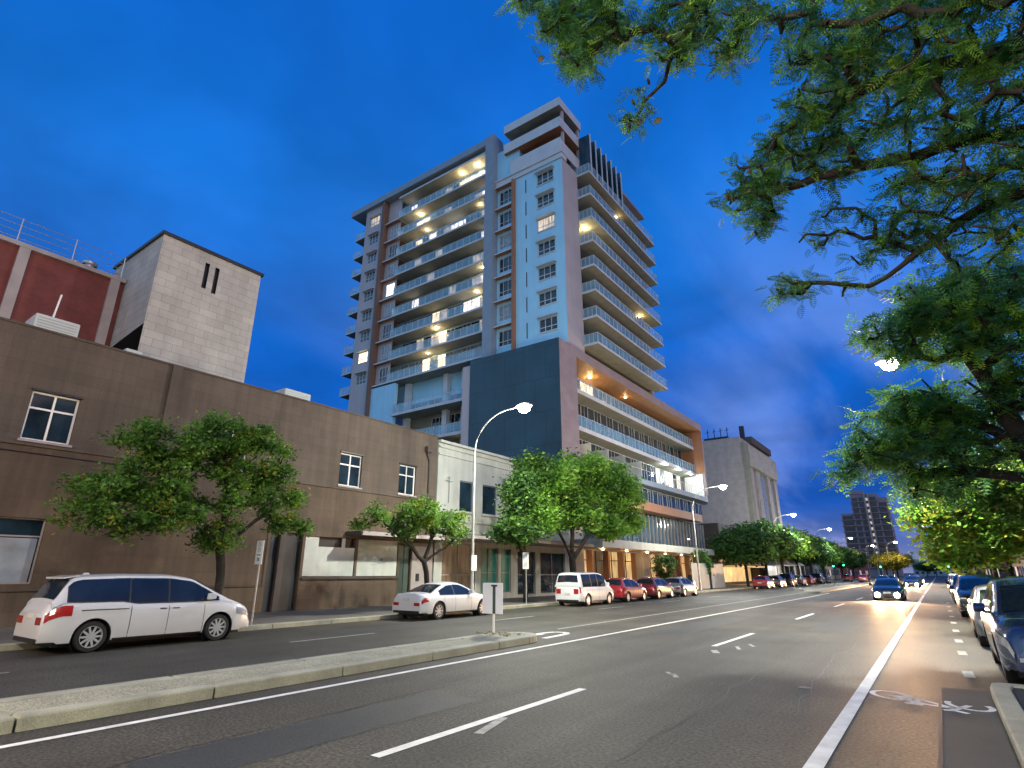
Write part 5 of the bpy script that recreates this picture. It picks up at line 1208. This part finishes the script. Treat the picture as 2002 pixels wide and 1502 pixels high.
def fronds(name, centers, per, spread, length, mat_, parent, g, pairs=8, lw=.34, ll=.34, flat=.6):
    """feathery compound leaves: a row of leaflet pairs along a drooping midrib"""
    n_ = len(centers) * per; c = np.repeat(centers, per, axis=0) + g.normal(0, 1, (n_, 3)) * np.array([spread, spread, spread * flat])
    a = g.normal(size=(n_, 3)); a[:, 2] = a[:, 2] * .45 - .15; a /= np.linalg.norm(a, axis=1)[:, None]
    up = g.normal(0, .35, (n_, 3)) + np.array([0, 0, 1.]); sd = np.cross(a, up); sd /= np.linalg.norm(sd, axis=1)[:, None]; up = np.cross(sd, a)
    Ls = length * g.uniform(.65, 1.25, n_); quads = []
    for k in range(pairs):
        t = (k + .8) / pairs; droop = -0.28 * t * t
        base = c + a * (Ls * t)[:, None] + up * (Ls * droop)[:, None]
        l_ = Ls * ll * math.sin(math.pi * min(.95, .18 + .78 * t)) ** .7
        for sg in (-1, 1):
            d = sd * sg * .88 + a * .42 - up * .12
            tip = base + d * l_[:, None]; wv = a * (Ls * lw / pairs * 2.0)[:, None] * .5
            mid = base + d * (l_ * .5)[:, None]
            quads.append(np.stack([base, mid + wv, tip, mid - wv], axis=1))
    # midrib
    e = c + a * Ls[:, None] - up * (Ls * .28)[:, None]; hw = sd * (Ls * .012)[:, None]; quads.append(np.stack([c - hw, c + hw, e + hw * .3, e - hw * .3], axis=1))
    Q = np.stack(quads, axis=1).reshape(-1, 3); return np_mesh(name, Q, np.arange(len(Q)).reshape(-1, 4), mat_, parent)
TREE_CACHE = {}
def tree(name, label, group, base, trunk, limbs, clusters, leafm, mode='leaf', per=60, spread=.3, size=.13, seg=.5, r_trunk=.17, seed=1, extra=None, barkm='bark', sides=5, jit=.12, droop=0, cat='tree', pairs=8, second=None, bare=0.0):
    g = np.random.default_rng(seed); r = empty(name, base, label, cat, group)
    nodes, par, rad, tips = tree_mesh([base] + trunk, limbs, clusters, seg, None, r_trunk, jit, trng=g, droop=droop)
    o = skel_mesh('trunk', nodes, par, rad, M[barkm], r, sides=sides)
    cen = nodes[tips]
    bare_ = g.random(len(tips)) >= bare; tips = [t for t, k_ in zip(tips, bare_) if k_]; cen = nodes[tips]
    cen2 = np.concatenate([cen, nodes[par[tips]]])
    if second is not None:
        k = g.random(len(cen2)) < second[1]; c2 = cen2[k]; cen2 = cen2[~k]
    if mode == 'leaf':
        leaves('crown', cen2, per, spread, size, M[leafm], r, g)
        if second is not None: leaves('crown', c2, per, spread, size, M[second[0]], r, g)
    else:
        fronds('crown', cen2, per, spread, size, M[leafm], r, g, pairs=pairs)
        if second is not None and len(c2): fronds('crown', c2, per, spread, size, M[second[0]], r, g, pairs=pairs)
    return r, nodes, tips
def C(px, py, X, rpx, rpy, n_, depth=1.0):
    """cluster around the point seen at that pixel in the plane x = X"""
    c = onX(px, py, X); d = (c - Vector((0, 0, CAM_H))).length; k = d / FPX * .93
    return (tuple(c), (rpx * k * depth, rpx * k, rpy * k), n_)
# --- left footpath trees
LG = 'street trees on the left footpath'
XT = -19.8
tree('street_tree', 'broad green street tree spreading over the minivan', LG, (XT, 10.55, .14), [(XT, 10.5, 1.8), (XT + .05, 10.3, 2.6)],
     [(-1, [(XT + .2, 9.3, 3.6), (XT + .3, 7.8, 4.0)]), (-1, [(XT - .1, 10.4, 4.2), (XT, 10.0, 5.4)]), (-1, [(XT + .2, 11.8, 3.9), (XT + .2, 12.8, 4.6)]), (-1, [(XT + 1, 10.0, 3.8)])],
     [C(215, 985, XT, 78, 58, 42), C(290, 940, XT, 70, 60, 40), C(330, 870, XT, 80, 38, 42), C(450, 850, XT, 75, 32, 42), C(500, 890, XT, 75, 45, 40), C(400, 950, XT - .5, 90, 50, 30), C(540, 960, XT, 48, 60, 26), C(330, 1010, XT + .6, 60, 30, 20), C(430, 1050, XT, 38, 26, 14), C(560, 1030, XT, 35, 22, 12)],
     'leafA', per=64, spread=.20, size=.14, seg=.4, r_trunk=.15, seed=11, second=('leafY', .10))
tree('street_tree', 'small sparse street tree leaning left behind the white sedan', LG, (XT, 20.6, .14), [(XT, 20.5, 1.4), (XT, 20.25, 2.3)],
     [(-1, [(XT, 19.0, 3.2), (XT, 17.6, 3.9)]), (-1, [(XT, 20.7, 3.4), (XT, 20.6, 4.2)]), (-1, [(XT, 22.2, 3.3)])],
     [C(820, 1000, XT, 52, 30, 40), C(865, 1020, XT, 45, 28, 36), C(790, 1030, XT, 32, 22, 14), C(735, 1005, XT, 22, 22, 8), C(705, 1022, XT, 14, 10, 4), C(905, 1035, XT, 14, 14, 6)],
     'leafA', per=46, spread=.20, size=.15, seg=.45, r_trunk=.13, seed=12, second=('leafY', .08))
tree('street_tree', 'bright green lamp-lit street tree with a forked trunk behind the boxy van', LG, (XT, 34.4, .14), [(XT, 34.4, 1.6), (XT, 34.3, 2.6)],
     [(-1, [(XT, 32.6, 4.4), (XT, 31, 6)]), (-1, [(XT, 34.4, 5), (XT, 34.6, 7.4)]), (-1, [(XT, 36.8, 4.4), (XT, 39, 6)]), (-1, [(XT + 1.4, 34.6, 4.6)])],
     [C(1075, 945, XT, 48, 40, 60), C(1130, 920, XT, 60, 34, 70), C(1190, 950, XT, 55, 45, 70), C(1225, 1000, XT, 34, 45, 44), C(1120, 990, XT, 70, 42, 70), C(1180, 1030, XT, 48, 22, 34), C(1055, 1000, XT + .5, 34, 40, 34)],
     'leafB', per=62, spread=.36, size=.25, seg=.7, r_trunk=.24, seed=13, second=('leafA', .25))
tree('street_tree', 'darker tree left of the bright green one, overlapping the pale building', LG, (XT - .3, 29.2, .14), [(XT - .3, 29.1, 1.8), (XT - .3, 29, 2.8)],
     [(-1, [(XT - .3, 28, 4.5)]), (-1, [(XT - .3, 29.4, 5.5)])],
     [C(1020, 980, XT, 36, 60, 46), C(1000, 1035, XT, 30, 28, 26), C(1045, 915, XT, 34, 28, 28), C(1030, 1040, XT, 34, 24, 20)],
     'leafD', per=52, spread=.34, size=.24, seg=.7, r_trunk=.15, seed=14, second=('leafA', .35))
tree('sapling', 'young dark sapling in front of the lit shopfront, nearer one', 'saplings by the lit shopfront', (-21.2, 54.2, .14), [(-21.2, 54.2, 1.3)], [], [((-21.2, 54.2, 2.5), (.9, .9, 1.1), 26)], 'leafD', per=40, spread=.25, size=.22, seg=.6, r_trunk=.07, seed=15)
tree('sapling', 'young dark sapling beside the grey pier, farther one', 'saplings by the lit shopfront', (-21.2, 64.5, .14), [(-21.2, 64.5, 1.3)], [], [((-21.2, 64.5, 2.9), (1.1, 1.1, 1.5), 30)], 'leafD', per=40, spread=.28, size=.24, seg=.6, r_trunk=.07, seed=16)
def far_tree(x, y, h, wd, leafm, label, group, seed, second=None, n_=60):
    return tree('street_tree', label, group, (x, y, .14), [(x, y, h * .22), (x, y, h * .33)], [(-1, [(x, y - wd * .4, h * .6)]), (-1, [(x, y + wd * .4, h * .6)]), (-1, [(x, y, h * .7)])],
                [((x, y - wd * .35, h * .62), (wd * .6, wd * .5, h * .2), n_), ((x, y + wd * .35, h * .64), (wd * .6, wd * .5, h * .22), n_), ((x, y, h * .78), (wd * .6, wd * .6, h * .2), n_)], leafm, per=42, spread=.5, size=.48, seg=1.1, r_trunk=.2, seed=seed, second=second)
FG_ = 'trees further down the left footpath'
for i, (y, h, wd, lm) in enumerate(((79, 7.6, 6.2, 'leafD'), (90, 9.3, 7, 'leafD'), (101, 8.6, 7, 'leafA'), (113, 9.5, 7.5, 'leafD'), (127, 8.5, 7, 'leafD'), (142, 8.6, 7, 'leafA'), (172, 8, 7, 'leafD'), (196, 8, 7, 'leafD'))):
    far_tree(-20.0, y, h, wd, lm, ['dark street tree just past the podium', 'tall dark street tree in front of the ribbed shop building', 'mid green tree before the stone clad block', 'tall dark tree next to the white marquee', 'dark street tree past the third lamp', 'mid green tree before the crossing', 'dark tree beyond the crossing, nearer one', 'dark tree beyond the crossing, farther one'][i], FG_, 30 + i, ('leafB', .25) if i in (2, 3) else None)
for i, (x, y, h) in enumerate(((-10.0, 186, 7), (-9.8, 205, 7.5), (-14, 232, 8), (-4, 300, 6), (-1, 330, 7))):
    far_tree(x, y, h, 7, 'leafY' if i < 2 else 'leafD', ['yellow lit tree on the median past the crossing, nearer', 'yellow lit tree on the median past the crossing, farther', 'dark tree far behind the median', 'small dark tree near the vanishing point', 'small dark tree at the end of the street'][i], 'distant trees', 50 + i, None, 45)
# --- right side: big jacarandas
RG = 'jacaranda trees on the right footpath'
def D_(px, py, d, rpx, rpy, n_, depth=1.0):
    c = P(px, py, d); k = d / FPX * .90
    return (tuple(c), (rpx * k * depth, rpx * k * depth, rpy * k), n_)
def pts_(d, *ps): return [tuple(P(x, y, d + e)) for x, y, e in ps]
T1 = (5.2, 7.2, .13)
r1, n1_, t1_ = tree('jacaranda_tree', 'near jacaranda overhead with long bare-stemmed boughs hanging into the top right', RG, T1, [(5.1, 7.0, 2.0), (4.9, 6.9, 3.4)],
     [(-1, pts_(9.5, (2080, 240, .2), (1900, 272, 0), (1740, 315, 0), (1600, 345, -.2), (1500, 385, -.3))),
      (-1, pts_(9.6, (2080, 345, 0), (1930, 400, 0), (1830, 470, 0), (1700, 560, 0))),
      (-1, pts_(9.2, (2060, 70, 0), (1930, 110, 0), (1780, 140, 0), (1640, 200, 0))),
      (-1, pts_(8.6, (2050, -120, 0), (1700, -160, 0), (1450, -90, 0), (1340, 60, 0), (1300, 160, 0))),
      (-1, pts_(8.4, (2000, -260, 0), (1500, -300, 0), (1180, -160, 0), (1120, 20, 0)))],
     [D_(1060, 15, 8.6, 55, 45, 32), D_(1150, 25, 8.5, 60, 50, 39), D_(1120, 95, 8.5, 38, 44, 24), D_(1200, 60, 8.5, 34, 30, 13), D_(1340, 30, 8.6, 62, 50, 39), D_(1430, 50, 8.7, 55, 50, 33), D_(1310, 100, 8.6, 34, 36, 16), D_(1262, 190, 8.6, 16, 22, 4), D_(1235, 235, 8.6, 10, 8, 3), D_(1420, 110, 8.8, 20, 20, 4),
      D_(1620, 60, 9.2, 90, 70, 59), D_(1760, 60, 9.2, 100, 70, 66), D_(1900, 50, 9.2, 110, 70, 66), D_(1600, 160, 9.2, 62, 60, 48), D_(1720, 190, 9.3, 90, 60, 51), D_(1860, 200, 9.3, 100, 60, 55), D_(1970, 150, 9.3, 60, 60, 29),
      D_(1560, 265, 9.4, 60, 42, 43), D_(1500, 330, 9.4, 58, 42, 45), D_(1455, 385, 9.4, 36, 34, 24), D_(1490, 430, 9.4, 26, 22, 14), D_(1620, 310, 9.5, 60, 36, 25), D_(1780, 330, 9.5, 60, 36, 24), D_(1940, 330, 9.5, 80, 40, 32),
      D_(1850, 400, 9.6, 90, 50, 44), D_(1760, 440, 9.6, 60, 36, 21), D_(1900, 480, 9.6, 70, 36, 29), D_(1650, 430, 9.5, 50, 30, 12), D_(1590, 470, 9.5, 30, 14, 7), D_(1545, 560, 9.5, 30, 24, 14), D_(1650, 565, 9.5, 24, 12, 5), D_(1690, 500, 9.5, 30, 20, 6), D_(1980, 420, 9.6, 50, 60, 21)],
     'leafJ', mode='frond', per=5, spread=.085, size=.21, seg=.22, bare=.22, droop=.10, r_trunk=.17, seed=21, sides=6, jit=.10, pairs=7, second=('leafB', .30))
# seed pods hanging from the near boughs
g_ = np.random.default_rng(5); pr_ = [(1058, 115), (1108, 100), (1248, 178), (1238, 200), (1222, 232), (1230, 245), (1250, 238), (1286, 236), (1268, 160), (1392, 40), (1718, 310), (1735, 306), (1498, 322), (1466, 335), (1422, 385), (1432, 388), (1478, 455)]
for (x, y) in pr_:
    c = P(x, y, 8.55 if x < 1450 else 9.35); rr = .04 + g_.random() * .02; s = MB()
    s.lathe([(-.012, 0), (-.012, rr * .8), (0, rr), (.012, rr * .8), (.012, 0)], c, ['x', 'y'][int(g_.random() * 2)], 10); s.build('seed_pod', M['pod'], r1, smooth=60)
T2 = (4.9, 19.0, .13)
tree('jacaranda_tree', 'second jacaranda, whose dense crown surrounds the right street lamp', RG, T2, [(4.8, 19.0, 2.2), (4.7, 18.9, 3.8)],
     [(-1, pts_(18.5, (2040, 925, 0), (1960, 850, 0), (1880, 815, 0), (1800, 740, 0))), (-1, pts_(18.5, (2030, 900, 0), (1960, 800, 0), (1880, 680, 0), (1840, 620, 0))), (-1, pts_(18.8, (2040, 940, 0), (1900, 922, 0), (1800, 925, 0), (1720, 900, 0)))],
     [D_(1830, 580, 18.5, 68, 44, 52), D_(1930, 570, 18.5, 80, 50, 55), D_(1800, 630, 18.3, 60, 36, 35), D_(1700, 655, 18.2, 22, 20, 9), D_(1860, 660, 18.6, 90, 44, 55), D_(1970, 680, 18.6, 70, 70, 52), D_(1790, 790, 18.3, 50, 26, 27), D_(1840, 790, 18.6, 70, 40, 40), D_(1740, 840, 18.4, 56, 40, 37), D_(1690, 895, 18.4, 44, 28, 27), D_(1650, 925, 18.4, 22, 14, 7), D_(1800, 880, 18.6, 80, 36, 48), D_(1930, 780, 18.8, 70, 44, 31), D_(1900, 880, 18.8, 70, 30, 31), D_(1820, 950, 18.8, 50, 28, 27), D_(1980, 560, 18.8, 60, 60, 28)],
     'leafJ', mode='frond', per=6, spread=.19, size=.46, seg=.6, r_trunk=.30, seed=22, sides=6, pairs=6, second=('leafB', .35))
tree('jacaranda_tree', 'yellow-green leafy tree low on the right behind the parked cars', RG, (4.3, 31, .13), [(4.2, 30.9, 1.6), (4.0, 30.8, 2.6)],
     [(-1, [(3.2, 30, 4.2)]), (-1, [(4.6, 31, 5)]), (-1, [(2.6, 31.5, 4.5)])],
     [D_(1900, 970, 30, 68, 40, 70), D_(1850, 1010, 30, 50, 40, 50), D_(1960, 1000, 30, 60, 50, 60), D_(1930, 1050, 30, 60, 36, 50), D_(1870, 1070, 31, 40, 26, 30)],
     'leafB', per=64, spread=.34, size=.21, seg=.7, r_trunk=.2, seed=23, barkm='bark_pale', second=('leafY', .42))
tree('jacaranda_tree', 'slim pale-trunked tree between the second and third parked cars on the right', RG, (3.9, 25.4, .13), [(3.8, 25.3, 1.8), (3.5, 25.2, 3.2)], [(-1, [(3.0, 25, 4.5)])],
     [D_(1975, 960, 25, 50, 40, 36), D_(1900, 930, 25.5, 60, 24, 30)], 'leafA', per=70, spread=.30, size=.17, seg=.7, r_trunk=.14, seed=24, barkm='bark_pale', second=('leafY', .3))
for i, (y, h, wd, lm) in enumerate(((44, 8.2, 5.4, 'leafA'), (57, 8.6, 5.6, 'leafD'), (72, 8.8, 5.8, 'leafA'), (90, 8.6, 6, 'leafD'), (108, 8.6, 6.5, 'leafA'), (132, 8.4, 7, 'leafD'), (168, 8, 7, 'leafD'), (200, 8, 8, 'leafD'))):
    far_tree(4.3, y, h, wd, lm, ['mid green tree, fourth along the right footpath', 'dark green tree, fifth along the right footpath', 'mid green tree, sixth along the right footpath', 'dark tree near the distant right lamps', 'mid green tree behind the distant right lamps', 'dark tree before the crossing on the right', 'dark tree past the crossing on the right, nearer', 'dark tree past the crossing on the right, farther'][i], RG, 70 + i, ('leafB', .25) if lm == 'leafA' else None, 60)
